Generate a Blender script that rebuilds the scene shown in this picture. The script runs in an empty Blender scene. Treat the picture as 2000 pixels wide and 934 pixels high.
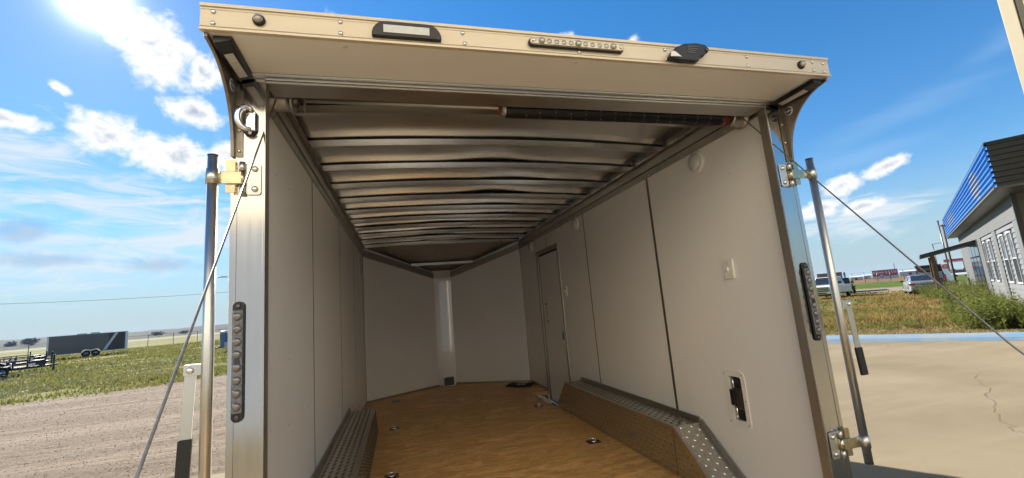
import bpy, bmesh, math, random
import numpy as np
from mathutils import Vector, Matrix, Euler
random.seed(7); RNG = np.random.default_rng(11)
S = bpy.context.scene
COL = S.collection
rad = math.radians
# ------------------------------------------------------------------ camera
CAM = Vector((-0.7193, -1.7051, 1.7143))
cam = bpy.data.objects.new('camera', bpy.data.cameras.new('camera')); COL.objects.link(cam)
cam.data.sensor_width = 36; cam.data.lens = 15.03; cam.data.clip_start = 0.02; cam.data.clip_end = 12000
r_ = Vector((0.96508171, -0.24863097, -0.0824617)); u_ = Vector((0.04033814, -0.16998638, 0.98462047)); f_ = Vector((0.2588245, 0.95356556, 0.15402143))
cam.matrix_world = Matrix(((r_.x, u_.x, -f_.x, CAM.x), (r_.y, u_.y, -f_.y, CAM.y), (r_.z, u_.z, -f_.z, CAM.z), (0, 0, 0, 1)))
S.camera = cam
S.view_settings.view_transform = 'Standard'; S.view_settings.look = 'None'; S.view_settings.gamma = 1.0
S.view_settings.exposure = 1.6
S.cycles.max_bounces = 12; S.cycles.diffuse_bounces = 10; S.cycles.glossy_bounces = 5; S.cycles.volume_bounces = 0
S.cycles.use_denoising = True; S.cycles.sample_clamp_indirect = 6.0; S.cycles.caustics_reflective = False; S.cycles.caustics_refractive = False
# ------------------------------------------------------------------ sun and sky
SUN_AZ, SUN_EL = -31.0, 31.5          # degrees, azimuth clockwise from +Y
SKY = 0.078
sd = Vector((math.sin(rad(SUN_AZ)) * math.cos(rad(SUN_EL)), math.cos(rad(SUN_AZ)) * math.cos(rad(SUN_EL)), math.sin(rad(SUN_EL))))
sl = bpy.data.lights.new('sun', 'SUN'); sl.energy = 4.9; sl.angle = rad(0.53); sl.color = (1.0, 0.93, 0.82)
so = bpy.data.objects.new('sun', sl); COL.objects.link(so); so.rotation_euler = sd.to_track_quat('Z', 'Y').to_euler(); so.location = sd * 60

class NT:
    def __init__(s, nt): s.nt = nt
    def n(s, t, **k):
        o = s.nt.nodes.new(t)
        for a, b in k.items(): setattr(o, a, b)
        return o
    def put(s, sock, v):
        if hasattr(v, 'links') or isinstance(v, bpy.types.NodeSocket): s.nt.links.new(v, sock)
        else: sock.default_value = v
    def m(s, op, a, b=None, c=None, clamp=False):
        o = s.n('ShaderNodeMath', operation=op, use_clamp=clamp)
        for i, v in enumerate((a, b, c)):
            if v is not None: s.put(o.inputs[i], v)
        return o.outputs[0]
    def vm(s, op, a, b=None, out=0):
        o = s.n('ShaderNodeVectorMath', operation=op)
        s.put(o.inputs[0], a)
        if b is not None: s.put(o.inputs[1], b)
        return o.outputs['Value'] if op in ('DOT_PRODUCT', 'LENGTH') else o.outputs[0]
    def noise(s, vec, scale, detail=4, rough=.55, dist=0, out='Fac'):
        o = s.n('ShaderNodeTexNoise'); s.put(o.inputs['Vector'], vec)
        o.inputs['Scale'].default_value = scale; o.inputs['Detail'].default_value = detail
        o.inputs['Roughness'].default_value = rough; o.inputs['Distortion'].default_value = dist
        return o.outputs[out]
    def mapping(s, vec, loc=(0, 0, 0), rot=(0, 0, 0), scale=(1, 1, 1), t='POINT'):
        o = s.n('ShaderNodeMapping', vector_type=t); s.put(o.inputs[0], vec)
        o.inputs[1].default_value = loc; o.inputs[2].default_value = rot; o.inputs[3].default_value = scale
        return o.outputs[0]
    def step(s, x, a, b, lo=0., hi=1., smooth=True):
        o = s.n('ShaderNodeMapRange', interpolation_type='SMOOTHSTEP' if smooth else 'LINEAR'); o.clamp = True
        s.put(o.inputs[0], x); o.inputs[1].default_value = a; o.inputs[2].default_value = b; s.put(o.inputs[3], lo); s.put(o.inputs[4], hi)
        return o.outputs[0]
    def mix(s, f, a, b, mode='MIX'):
        o = s.n('ShaderNodeMix', data_type='RGBA', blend_type=mode)
        s.put(o.inputs[0], f); s.put(o.inputs[6], a if not isinstance(a, tuple) else (*a[:3], 1)); s.put(o.inputs[7], b if not isinstance(b, tuple) else (*b[:3], 1))
        return o.outputs[2]

W = bpy.data.worlds.new('World'); S.world = W; W.use_nodes = True
def build_world():
    nt = W.node_tree; nt.nodes.clear(); k = NT(nt)
    out = k.n('ShaderNodeOutputWorld'); bg = k.n('ShaderNodeBackground'); bg.inputs[1].default_value = SKY
    nt.links.new(bg.outputs[0], out.inputs[0])
    sky = k.n('ShaderNodeTexSky', sky_type='NISHITA'); sky.sun_disc = False
    sky.sun_elevation = rad(SUN_EL); sky.sun_rotation = rad(SUN_AZ); sky.air_density = 1.0; sky.dust_density = 0.08; sky.ozone_density = 2.0; sky.altitude = 700
    hs = k.n('ShaderNodeHueSaturation'); hs.inputs['Saturation'].default_value = 1.34; nt.links.new(sky.outputs[0], hs.inputs['Color'])
    lum = k.vm('DOT_PRODUCT', hs.outputs[0], (.2126, .7152, .0722)); sc_ = k.n('ShaderNodeVectorMath', operation='SCALE'); nt.links.new(hs.outputs[0], sc_.inputs[0])
    nt.links.new(k.m('DIVIDE', 1.0, k.m('ADD', 1.0, k.m('MULTIPLY', lum, 1.7 * SKY))), sc_.inputs['Scale']); base = sc_.outputs[0]
    d = k.n('ShaderNodeTexCoord').outputs['Generated']
    sx = k.n('ShaderNodeSeparateXYZ'); nt.links.new(d, sx.inputs[0])
    az = k.m('MULTIPLY', k.m('ARCTAN2', sx.outputs[0], sx.outputs[1]), 57.29578)
    el = k.m('MULTIPLY', k.m('ARCSINE', sx.outputs[2]), 57.29578)
    cx = k.n('ShaderNodeCombineXYZ'); nt.links.new(az, cx.inputs[0]); nt.links.new(el, cx.inputs[1]); ae = cx.outputs[0]
    def blob(a, e, sa, se, th, soft=1.0):
        L = k.vm('LENGTH', k.mapping(ae, (a, e, 0), (0, 0, rad(th)), (sa, se, 1), 'TEXTURE'))
        return k.m('MULTIPLY', k.m('SUBTRACT', 1.0, L), soft)
    def union(bs):
        r = bs[0]
        for b in bs[1:]: r = k.m('MAXIMUM', r, b)
        return r
    n1 = k.noise(k.mapping(ae, scale=(1, 1.25, 1)), .36, 10, .62, .3)
    n2 = k.noise(k.mapping(ae, (31, 7, 0)), .55, 8, .62, .2)
    # heaped clouds: centre azimuth, elevation, half sizes, tilt
    cum = union([blob(*b) for b in CUMULUS])
    dens = k.m('ADD', cum, k.m('MULTIPLY', k.m('SUBTRACT', n1, .5), 1.9))
    a1 = k.step(k.m('ADD', dens, k.m('MULTIPLY', k.m('SUBTRACT', n2, .5), .7)), -.02, .62)
    thick = k.step(k.m('ADD', dens, k.m('MULTIPLY', k.m('SUBTRACT', n2, .5), .8)), .55, 1.25)
    # thin streaked sheet low in the sky
    st = k.noise(k.mapping(ae, rot=(0, 0, rad(-6)), scale=(.40, 1.7, 1)), .36, 10, .64, .9)
    sheet = union([blob(*b) for b in SHEETS])
    a2 = k.step(k.m('ADD', sheet, k.m('MULTIPLY', k.m('SUBTRACT', st, .5), 3.2)), .0, 1.15, 0., .95)
    # high streaks
    ci = k.noise(k.mapping(ae, rot=(0, 0, rad(-14)), scale=(.16, 1.0, 1)), .32, 7, .6, .4)
    cib = union([blob(*b) for b in CIRRUS])
    a3 = k.step(k.m('ADD', cib, k.m('MULTIPLY', k.m('SUBTRACT', ci, .5), 1.7)), .2, 1.2, 0., .20)
    # shaded low bellies
    be = union([blob(*b) for b in BELLIES])
    a4 = k.step(k.m('ADD', be, k.m('MULTIPLY', k.m('SUBTRACT', n1, .5), 1.5)), .0, .8, 0., .55)
    sunv = k.vm('DOT_PRODUCT', d, tuple(sd))
    ang = k.m('MULTIPLY', k.m('ARCCOSINE', k.m('MINIMUM', sunv, 1.0)), 57.29578)
    c = base
    c = k.mix(k.step(el, -1., 13., .85, 0.), c, tuple(.74 * v / SKY for v in (.185, .262, .325)))
    c = k.mix(a3, c, tuple(.74 * v / SKY for v in (.26, .35, .45)))
    c = k.mix(a2, c, tuple(.74 * v / SKY for v in (.35, .39, .42)))
    c = k.mix(a4, c, tuple(.74 * v / SKY for v in (.14, .225, .32)))
    cc = k.mix(thick, tuple(.74 * v / SKY for v in (.47, .475, .485)), tuple(.74 * v / SKY for v in (.20, .235, .29)))
    c = k.mix(a1, c, cc)
    # aureole of the sun
    g = k.m('ADD', k.m('MULTIPLY', k.m('EXPONENT', k.m('MULTIPLY', ang, -1 / .7)), 7.0), k.m('MULTIPLY', k.m('EXPONENT', k.m('MULTIPLY', ang, -1 / 4.5)), .07))
    gc = k.vm('SCALE', (1, .95, .95)); gs = gc.node; nt.links.new(k.m('DIVIDE', g, SKY), gs.inputs['Scale'])
    c = k.vm('ADD', c, gc)
    nt.links.new(c, bg.inputs[0])
CUMULUS = [(-25.4, 28.4, 5.4, 3.8, -26), (-21.8, 27.5, 2.6, 2.4, -10),
           (-22.3, 23.4, 3.6, 1.9, -8), (-29.2, 19.7, 3.6, 2.6, -20), (-24, 18.6, 6.2, 2.6, -6), (-18.8, 19.2, 3.2, 2.6, 10),
           (-5.0, 33.5, 5.0, 2.8, -10), (25.0, 32.5, 2.0, 1.6, 0), (-36, 19.6, 3., 1.0, 0), (53.5, 9.6, 2.2, 1.3, 15), (57.5, 10.7, 2.6, .9, 12), (51.5, 7.6, 2.6, 1.2, 10), (55, 7.2, 2.2, .9, 8),
           (-19.6, 28.7, 1.2, .9, 0), (-33.0, 23.2, 1.1, .6, -15), (34.5, 30.5, 1.1, 1.4, 30), (150, 25, 14, 5, 5), (-120, 22, 18, 5, -5)]
SHEETS = [(-29, 13.6, 16, 4.2, -3), (-36, 17.0, 9, 3.4, 0), (-22, 10.5, 12, 4.0, 2), (-30, 8, 14, 4, 0), (-45, 10, 16, 5, 0), (54, 6.0, 7, 2.4, 6)]
CIRRUS = [(60, 15.5, 16, 2.6, 14), (56, 12.2, 14, 2.0, 8), (68, 19, 12, 2.0, 20), (120, 25, 40, 8, 10), (-140, 35, 40, 10, -10)]
BELLIES = [(-34.6, 10.2, 3.2, 1.4, 6), (-33, 7.6, 3.5, 1.0, 0), (-24.6, 7.2, 4.2, 1.1, 0)]
build_world()

# ------------------------------------------------------------------ materials
M = {}
def mat(name, col, rough=.5, metal=0., var=0., vscale=4., vstretch=(1, 1, 1), bump=0., bscale=60., bstretch=(1, 1, 1), rvar=0., spec=.5, coat=0., dark=None, build=None):
    m = bpy.data.materials.new(name); m.use_nodes = True; nt = m.node_tree; k = NT(nt)
    b = nt.nodes['Principled BSDF']; tc = k.n('ShaderNodeTexCoord').outputs['Object']
    b.inputs['Base Color'].default_value = (*col, 1); b.inputs['Roughness'].default_value = rough; b.inputs['Metallic'].default_value = metal
    b.inputs['Specular IOR Level'].default_value = spec; b.inputs['Coat Weight'].default_value = coat
    if var or dark:
        n = k.noise(k.mapping(tc, scale=vstretch), vscale, 6, .6)
        d = dark or tuple(c * (1 - var) for c in col)
        nt.links.new(k.mix(k.step(n, .32, .68), d, col), b.inputs['Base Color'])
    if rvar:
        n = k.noise(k.mapping(tc, scale=bstretch), bscale * .3, 5, .6)
        nt.links.new(k.step(n, .3, .7, max(.02, rough - rvar), rough + rvar), b.inputs['Roughness'])
    if bump:
        n = k.noise(k.mapping(tc, scale=bstretch), bscale, 5, .6)
        bn = k.n('ShaderNodeBump'); bn.inputs['Strength'].default_value = bump; bn.inputs['Distance'].default_value = .01
        nt.links.new(n, bn.inputs['Height']); nt.links.new(bn.outputs[0], b.inputs['Normal'])
    if build: build(k, b, tc)
    M[name] = m; return m
mat('wall_white', (.87, .86, .835), .34, var=.035, vscale=1.1, bump=.10, bscale=2.2, rvar=.05)
mat('gloss_white', (.84, .83, .80), .10, coat=1., var=.02, bump=.2, bscale=1.6)
mat('soffit_white', (.80, .785, .76), .30, var=.05, vscale=2.0, bump=.02, bscale=4, rvar=.05)
mat('fascia_cream', (.63, .545, .405), .36, metal=.2, var=.05, vscale=3, vstretch=(.3, 3, 14), bump=.015, bscale=40, bstretch=(.1, 3, 3))
mat('brushed_alu', (.50, .49, .47), .14, 1., var=.05, vscale=5, vstretch=(6, 6, .5), bump=.008, bscale=70, bstretch=(3, 3, .05), rvar=.03)
mat('brushed_alu_x', (.68, .67, .64), .30, 1., var=.12, vscale=5, vstretch=(.4, 6, 6), bump=.02, bscale=90, bstretch=(.05, 3, 3), rvar=.06)
mat('roof_sheet', (.74, .73, .71), .23, 1., var=.04, vscale=.8)
mat('bow_alu', (.80, .78, .75), .25, 1., var=.03, vscale=1.)
mat('dull_alu', (.48, .46, .43), .40, 1., var=.08, vscale=3, bump=.03, bscale=30, rvar=.08)
mat('lining', (.44, .405, .345), .38, .8, var=.12, vscale=4, vstretch=(5, 5, .6), rvar=.05)
mat('trim_bronze', (.26, .225, .18), .40, .9, var=.25, vscale=4, vstretch=(5, 5, .6), rvar=.07)
mat('diamond_plate', (.60, .58, .55), .24, 1., var=.03, vscale=1)
mat('zinc', (.58, .565, .52), .34, 1., var=.05, vscale=9, rvar=.03, bscale=20)
mat('zinc_yellow', (.52, .455, .30), .27, 1., var=.2, vscale=14, rvar=.08)
mat('chrome', (.85, .85, .86), .06, 1., rvar=.03)
mat('steel_dark', (.16, .155, .15), .38, .9, var=.3, vscale=20)
mat('black_plastic', (.012, .012, .014), .36, var=.3, vscale=30, bump=.04, bscale=200)
mat('black_rubber', (.015, .015, .015), .7, var=.3, vscale=20, bump=.1, bscale=150)
mat('spring_black', (.010, .011, .014), .33, var=.3, vscale=20)
mat('red_paint', (.22, .018, .014), .4, var=.2, vscale=10)
mat('white_plastic', (.80, .79, .75), .35, var=.03, vscale=10)
mat('lens_white', (.62, .62, .60), .25, var=.1, vscale=60, bump=.1, bscale=260)
mat('lens_smoke', (.20, .19, .185), .08, .35, var=.4, vscale=60, coat=.6)
mat('lens_clear', (.42, .38, .30), .12, .3, var=.3, vscale=45, coat=.7)
mat('pink_sticker', (.62, .36, .33), .5, var=.1, vscale=20)
mat('label_red', (.35, .05, .03), .5, var=.2); mat('label_grey', (.36, .34, .31), .5, var=.15, vscale=60)
mat('rivet', (.72, .70, .66), .3, 1.)
mat('glass_dark', (.02, .025, .03), .06, spec=.8, var=.2, vscale=2)
mat('galv_cable', (.32, .315, .30), .5, .4, var=.3, vscale=60)
mat('mat_black', (.014, .015, .017), .85, var=.4, vscale=8, bump=.3, bscale=120)
def _ply(k, b, tc):
    g = k.noise(k.mapping(tc, scale=(1.0, 3.2, 1)), 4.0, 9, .72, 1.0); bl = k.noise(tc, 1.7, 5, .6, .3); fl = k.noise(k.mapping(tc, scale=(3.0, 8.0, 1)), 4.0, 7, .68, 1.4)
    c = k.mix(k.step(g, .40, .62), (.54, .30, .105), (.88, .555, .235))
    c = k.mix(k.step(bl, .38, .66, 0, .75), c, (.60, .35, .13))
    c = k.mix(k.step(fl, .50, .70, 0, .75), c, (.34, .165, .055))
    k.nt.links.new(c, b.inputs['Base Color'])
    bn = k.n('ShaderNodeBump'); bn.inputs['Strength'].default_value = .12; bn.inputs['Distance'].default_value = .004
    k.nt.links.new(g, bn.inputs['Height']); k.nt.links.new(bn.outputs[0], b.inputs['Normal'])
mat('plywood', (.45, .27, .11), .5, build=_ply)
def _conc(k, b, tc):
    a = k.noise(tc, .35, 7, .6, .3); f = k.noise(tc, 9, 6, .65); s = k.noise(k.mapping(tc, rot=(0, 0, .6), scale=(.25, 2, 1)), 1.2, 6, .6)
    c = k.mix(k.step(a, .3, .7), (.172, .142, .094), (.226, .190, .129))
    c = k.mix(k.step(s, .45, .75, 0, .35), c, (.27, .235, .17)); c = k.mix(k.step(f, .55, .75, 0, .3), c, (.16, .132, .09))
    k.nt.links.new(c, b.inputs['Base Color'])
    bn = k.n('ShaderNodeBump'); bn.inputs['Strength'].default_value = .12; bn.inputs['Distance'].default_value = .01
    k.nt.links.new(f, bn.inputs['Height']); k.nt.links.new(bn.outputs[0], b.inputs['Normal'])
mat('concrete', (.45, .38, .28), .85, spec=.06, build=_conc)
def _gravel(k, b, tc):
    t = k.mapping(tc, rot=(0, 0, rad(-17)), scale=(.12, 1.3, 1))
    tr = k.noise(t, 1.1, 6, .6, .3); f = k.noise(tc, 9, 8, .75); st = k.noise(tc, 34, 5, .75); a = k.noise(tc, .5, 5, .6)
    c = k.mix(k.step(tr, .35, .68), (.170, .135, .098), (.275, .222, .168))
    c = k.mix(k.step(f, .4, .68, 0, .6), c, (.32, .26, .19)); c = k.mix(k.step(st, .58, .72, 0, .6), c, (.07, .054, .04)); c = k.mix(k.step(a, .4, .7, 0, .35), c, (.19, .14, .10))
    k.nt.links.new(c, b.inputs['Base Color'])
    h = k.m('ADD', k.m('MULTIPLY', tr, 3.), k.m('ADD', k.m('MULTIPLY', f, .8), k.m('MULTIPLY', st, .4)))
    bn = k.n('ShaderNodeBump'); bn.inputs['Strength'].default_value = 1.; bn.inputs['Distance'].default_value = .08
    k.nt.links.new(h, bn.inputs['Height']); k.nt.links.new(bn.outputs[0], b.inputs['Normal'])
mat('gravel', (.35, .3, .24), .95, spec=.06, build=_gravel)
def _ground(k, b, tc):
    a = k.noise(tc, .05, 7, .62, .4); f = k.noise(tc, .7, 7, .65); st = k.noise(tc, 6., 4, .7)
    c = k.mix(k.step(a, .40, .62), (.115, .125, .035), (.20, .165, .062))
    c = k.mix(k.step(f, .46, .66, 0, .7), c, (.075, .105, .022)); c = k.mix(k.step(st, .6, .75, 0, .5), c, (.26, .21, .12))
    k.nt.links.new(c, b.inputs['Base Color'])
    bn = k.n('ShaderNodeBump'); bn.inputs['Strength'].default_value = .7; bn.inputs['Distance'].default_value = .12
    k.nt.links.new(k.m('ADD', f, st), bn.inputs['Height']); k.nt.links.new(bn.outputs[0], b.inputs['Normal'])
mat('ground_grass', (.1, .12, .03), .95, spec=.06, build=_ground)
mat('pebble', (.27, .225, .17), .9, dark=(.19, .155, .115), vscale=9, spec=.1)
mat('dirt_road', (.26, .215, .16), .95, spec=.06, var=.25, vscale=.8, bump=.3, bscale=4)
mat('pale_road', (.36, .33, .29), .9, spec=.06, var=.15, vscale=.2)
mat('green_crop', (.075, .118, .020), .95, spec=.06, var=.3, vscale=.2, bump=.5, bscale=2)
mat('ridge_green', (.016, .024, .020), .95, spec=.06, var=.5, vscale=.012, bump=.3, bscale=.1)
def _blade(cols):
    def f(k, b, tc):
        a = k.noise(tc, .16, 6, .62, .5); f2 = k.noise(tc, 1.7, 4, .7); o = k.n('ShaderNodeAttribute'); o.attribute_name = 'tone'
        c = k.mix(k.step(a, .40, .60), cols[0], cols[1]); c = k.mix(k.step(f2, .42, .66), c, cols[2]); c = k.mix(k.m('MULTIPLY', o.outputs['Fac'], .55), c, cols[3])
        k.nt.links.new(c, b.inputs['Base Color']); b.inputs['Specular IOR Level'].default_value = .15
        tl = k.n('ShaderNodeBsdfTranslucent'); k.nt.links.new(c, tl.inputs[0]); ms = k.n('ShaderNodeMixShader'); ms.inputs[0].default_value = .5
        out = k.nt.nodes['Material Output']; k.nt.links.new(b.outputs[0], ms.inputs[1]); k.nt.links.new(tl.outputs[0], ms.inputs[2]); k.nt.links.new(ms.outputs[0], out.inputs[0])
    return f
mat('grass_left', (.1, .13, .03), .7, build=_blade([(.100, .122, .022), (.155, .142, .045), (.078, .105, .016), (.22, .185, .08)]))
mat('grass_right', (.2, .16, .06), .7, build=_blade([(.27, .172, .056), (.095, .125, .025), (.20, .148, .045), (.31, .22, .09)]))
mat('weed_green', (.065, .105, .018), .6, var=.45, vscale=3, build=_blade([(.075, .122, .018), (.110, .145, .026), (.140, .155, .038), (.22, .20, .065)]))
mat('flower_white', (.50, .46, .32), .8, var=.2, vscale=9)
mat('blue_curb', (.11, .21, .33), .8, spec=.1, var=0, dark=(.21, .245, .265), vscale=1.1, vstretch=(1, 1, 1))
mat('crack_dark', (.11, .09, .066), .95, var=.3, vscale=8)
mat('wood_post', (.20, .095, .038), .7, var=.5, vscale=4, vstretch=(6, 6, .6))
mat('pole_wood', (.13, .115, .10), .85, var=.3, vscale=3)
mat('steel_grey_siding', (.115, .118, .12), .45, var=.08, vscale=1.2, rvar=.05); mat('siding_light', (.142, .146, .148), .5, var=.06, vscale=1.2)
mat('blue_steel', (.022, .14, .43), .4, var=.1, vscale=1.5); mat('black_steel', (.020, .023, .024), .45, var=.2, vscale=2)
mat('circle_grey', (.22, .215, .20), .5, var=.1, vscale=3); mat('window_white', (.50, .50, .49), .4)
mat('pane', (.30, .33, .36), .08, .55, var=.35, vscale=1.2); mat('pane_dark', (.05, .055, .06), .08, .3, var=.3, vscale=1.2)
mat('cream_steel', (.31, .265, .165), .45, var=.06, vscale=.8); mat('cream_bounce', (.82, .745, .60), .5, var=.05, vscale=.8); mat('cream_trim', (.33, .285, .19), .4, var=.04)
mat('door_grey', (.20, .225, .26), .4, var=.12, vscale=1.5)
mat('car_white', (.64, .65, .66), .22, coat=.8, var=.03); mat('car_silver', (.42, .45, .48), .24, .55, coat=.8, var=.04); mat('car_black', (.016, .017, .019), .25, coat=.8, var=.2)
mat('tail_red', (.62, .02, .02), .15, coat=.6); mat('headlight', (.75, .76, .78), .1, .4, coat=.6); mat('tyre', (.016, .016, .016), .85, var=.3, vscale=9); mat('rim', (.5, .5, .5), .3, .9); mat('rust_tan', (.34, .24, .13), .8, var=.35, vscale=2)
mat('trailer_char', (.115, .105, .10), .34, var=.12, vscale=.7); mat('trailer_black', (.018, .019, .022), .35, var=.2, vscale=2); mat('far_white', (.55, .545, .53), .6, var=.1, vscale=.2); mat('far_red', (.52, .05, .045), .6, var=.15, vscale=.3); mat('far_blue', (.08, .15, .32), .6, var=.2, vscale=.3)
mat('far_dark', (.07, .08, .08), .8, var=.3, vscale=.2); mat('brown_weeds', (.20, .13, .06), .95, spec=.06, var=.5, vscale=.12, bump=.5, bscale=.6); mat('bark', (.10, .075, .05), .9, var=.3)
mat('leaf_far', (.035, .048, .022), .8, var=.4, vscale=1.)

# ------------------------------------------------------------------ mesh tools
class MB:
    def __init__(s): s.v = []; s.f = []; s.smooth = []
    def add(s, vs, fs, smooth=False):
        o = len(s.v); s.v += [tuple(p) for p in vs]; s.f += [tuple(i + o for i in f) for f in fs]; s.smooth += [smooth] * len(fs); return s
    def box(s, a, b, mt=None):
        x0, y0, z0 = (min(a[i], b[i]) for i in range(3)); x1, y1, z1 = (max(a[i], b[i]) for i in range(3))
        vs = [(x0, y0, z0), (x1, y0, z0), (x1, y1, z0), (x0, y1, z0), (x0, y0, z1), (x1, y0, z1), (x1, y1, z1), (x0, y1, z1)]
        if mt is not None: vs = [mt @ Vector(p) for p in vs]
        return s.add(vs, [(0, 3, 2, 1), (4, 5, 6, 7), (0, 1, 5, 4), (1, 2, 6, 5), (2, 3, 7, 6), (3, 0, 4, 7)])
    def tube(s, p, r, n=10, caps=True, r2=None):
        p = [Vector(q) for q in p]; rs = r if isinstance(r, (list, tuple)) else [r] * len(p); vs = []; fs = []; prev = None
        for i, q in enumerate(p):
            t = (p[min(i + 1, len(p) - 1)] - p[max(i - 1, 0)]).normalized()
            if prev is None:
                a = t.orthogonal().normalized()
            else:
                a = (prev - t * prev.dot(t)).normalized()
            prev = a; b = t.cross(a)
            vs += [q + (a * math.cos(2 * math.pi * j / n) + b * math.sin(2 * math.pi * j / n)) * rs[i] for j in range(n)]
        for i in range(len(p) - 1):
            for j in range(n): fs.append((i * n + j, i * n + (j + 1) % n, (i + 1) * n + (j + 1) % n, (i + 1) * n + j))
        s.add(vs, fs, True)
        if caps:
            o = len(s.v) - len(vs); s.f += [tuple(o + j for j in range(n))[::-1], tuple(o + (len(p) - 1) * n + j for j in range(n))]; s.smooth += [False, False]
        return s
    def prism(s, poly, ax, a, b, mt=None):
        # poly: 2-D points in the plane normal to axis ax; extruded from a to b
        def P(q, h): return {0: (h, q[0], q[1]), 1: (q[0], h, q[1]), 2: (q[0], q[1], h)}[ax]
        n = len(poly); vs = [P(q, a) for q in poly] + [P(q, b) for q in poly]
        if mt is not None: vs = [mt @ Vector(p) for p in vs]
        return s.add(vs, [tuple(range(n))[::-1], tuple(range(n, 2 * n))] + [(i, (i + 1) % n, n + (i + 1) % n, n + i) for i in range(n)])
    def lathe(s, prof, c, ax='z', n=16):
        vs = []; fs = []
        for r, h in prof:
            for j in range(n):
                a = 2 * math.pi * j / n; x, y = r * math.cos(a), r * math.sin(a)
                vs.append({'z': (x, y, h), 'y': (x, h, y), 'x': (h, x, y)}[ax])
        vs = [(p[0] + c[0], p[1] + c[1], p[2] + c[2]) for p in vs]
        for i in range(len(prof) - 1):
            for j in range(n): fs.append((i * n + j, i * n + (j + 1) % n, (i + 1) * n + (j + 1) % n, (i + 1) * n + j))
        fs.append(tuple(range(n))[::-1]); fs.append(tuple((len(prof) - 1) * n + j for j in range(n)))
        return s.add(vs, fs, True)
    def quadgrid(s, fn, nu, nv, smooth=True):
        vs = [fn(i / nu, j / nv) for j in range(nv + 1) for i in range(nu + 1)]
        return s.add(vs, [(j * (nu + 1) + i, j * (nu + 1) + i + 1, (j + 1) * (nu + 1) + i + 1, (j + 1) * (nu + 1) + i) for j in range(nv) for i in range(nu)], smooth)
    def mesh(s, name):
        me = bpy.data.meshes.new(name); me.from_pydata(s.v, [], s.f); me.update()
        bm = bmesh.new(); bm.from_mesh(me); bmesh.ops.recalc_face_normals(bm, faces=bm.faces); bm.to_mesh(me); bm.free()
        me.polygons.foreach_set('use_smooth', s.smooth); return me
    def build(s, name, m, parent=None, bevel=0., label=None, loc=None):
        me = s.mesh(name); me.materials.append(M[m]); o = bpy.data.objects.new(name, me); COL.objects.link(o)
        if parent is not None: o.parent = parent
        if bevel:
            md = o.modifiers.new('bevel', 'BEVEL'); md.width = bevel; md.segments = 2; md.limit_method = 'ANGLE'; md.angle_limit = rad(40)
        if label: o['label'] = label
        if loc: o.location = loc
        return o
def tag(o, label, cat, group=None):
    o['label'] = label; o['category'] = cat
    if group: o['group'] = group
    return o
def thing(name, label, cat, loc=(0, 0, 0), rz=0., group=None):
    o = bpy.data.objects.new(name, None); COL.objects.link(o); o.location = loc; o.rotation_euler = (0, 0, rz); o.empty_display_size = .2
    return tag(o, label, cat, group)
def kind(o, k): o['kind'] = k; return o
def copy_tree(o, parent=None, loc=None):
    c = o.copy(); COL.objects.link(c)
    if parent is not None: c.parent = parent
    if loc is not None: c.location = loc
    for ch in list(o.children): copy_tree(ch, c)
    return c
def pol(az, D, z=0.): return (CAM.x + D * math.sin(rad(az)), CAM.y + D * math.cos(rad(az)), z)
def arr_mesh(name, V, F, m, attr=None):
    me = bpy.data.meshes.new(name); V = np.asarray(V, np.float32); F = np.asarray(F, np.int32); n = F.shape[1]
    me.vertices.add(len(V)); me.vertices.foreach_set('co', V.ravel()); me.loops.add(F.size); me.loops.foreach_set('vertex_index', F.ravel())
    me.polygons.add(len(F)); me.polygons.foreach_set('loop_start', np.arange(0, F.size, n, dtype=np.int32)); me.polygons.foreach_set('loop_total', np.full(len(F), n, np.int32))
    if attr is not None:
        a = me.attributes.new('tone', 'FLOAT', 'POINT'); a.data.foreach_set('value', np.asarray(attr, np.float32))
    me.update(); me.validate(); me.materials.append(M[m]); return me
def sheet(name, pts, z, m):
    b = MB(); b.add([(x, y, z) for x, y in pts], [tuple(range(len(pts)))]); return kind(b.build(name, m), 'structure')

# ------------------------------------------------------------------ the land
g = MB(); R = [0, 12, 30, 60, 120, 300, 800, 1500, 2600]; NS = 48
g.add([(0, 0, -.012)] + [(r * math.cos(2 * math.pi * j / NS), r * math.sin(2 * math.pi * j / NS), -.012) for r in R[1:] for j in range(NS)],
      [(0, 1 + j, 1 + (j + 1) % NS) for j in range(NS)] + [(1 + i * NS + j, 1 + (i + 1) * NS + j, 1 + (i + 1) * NS + (j + 1) % NS, 1 + i * NS + (j + 1) % NS) for i in range(len(R) - 2) for j in range(NS)])
kind(g.build('ground', 'ground_grass'), 'structure')
sheet('gravel_lot', [(-30, -30), (30, -30), (30, 2), (9, 12), (6, 30), (-2, 22), (-5.2, 19.3), (-7.5, 17.9), (-8.6, 16.9), (-10.1, 16.1), (-12.7, 15.6), (-17, 14.4), (-30, 12)], -.006, 'gravel')
sheet('concrete_pad', [(-9, -6.4), (24, -14), (17.0, -.74), (10.69, 7.79), (9, 10.2), (1.6, 10.2), (1.6, 4.62), (-9, 4.62)], .0, 'concrete')
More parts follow.
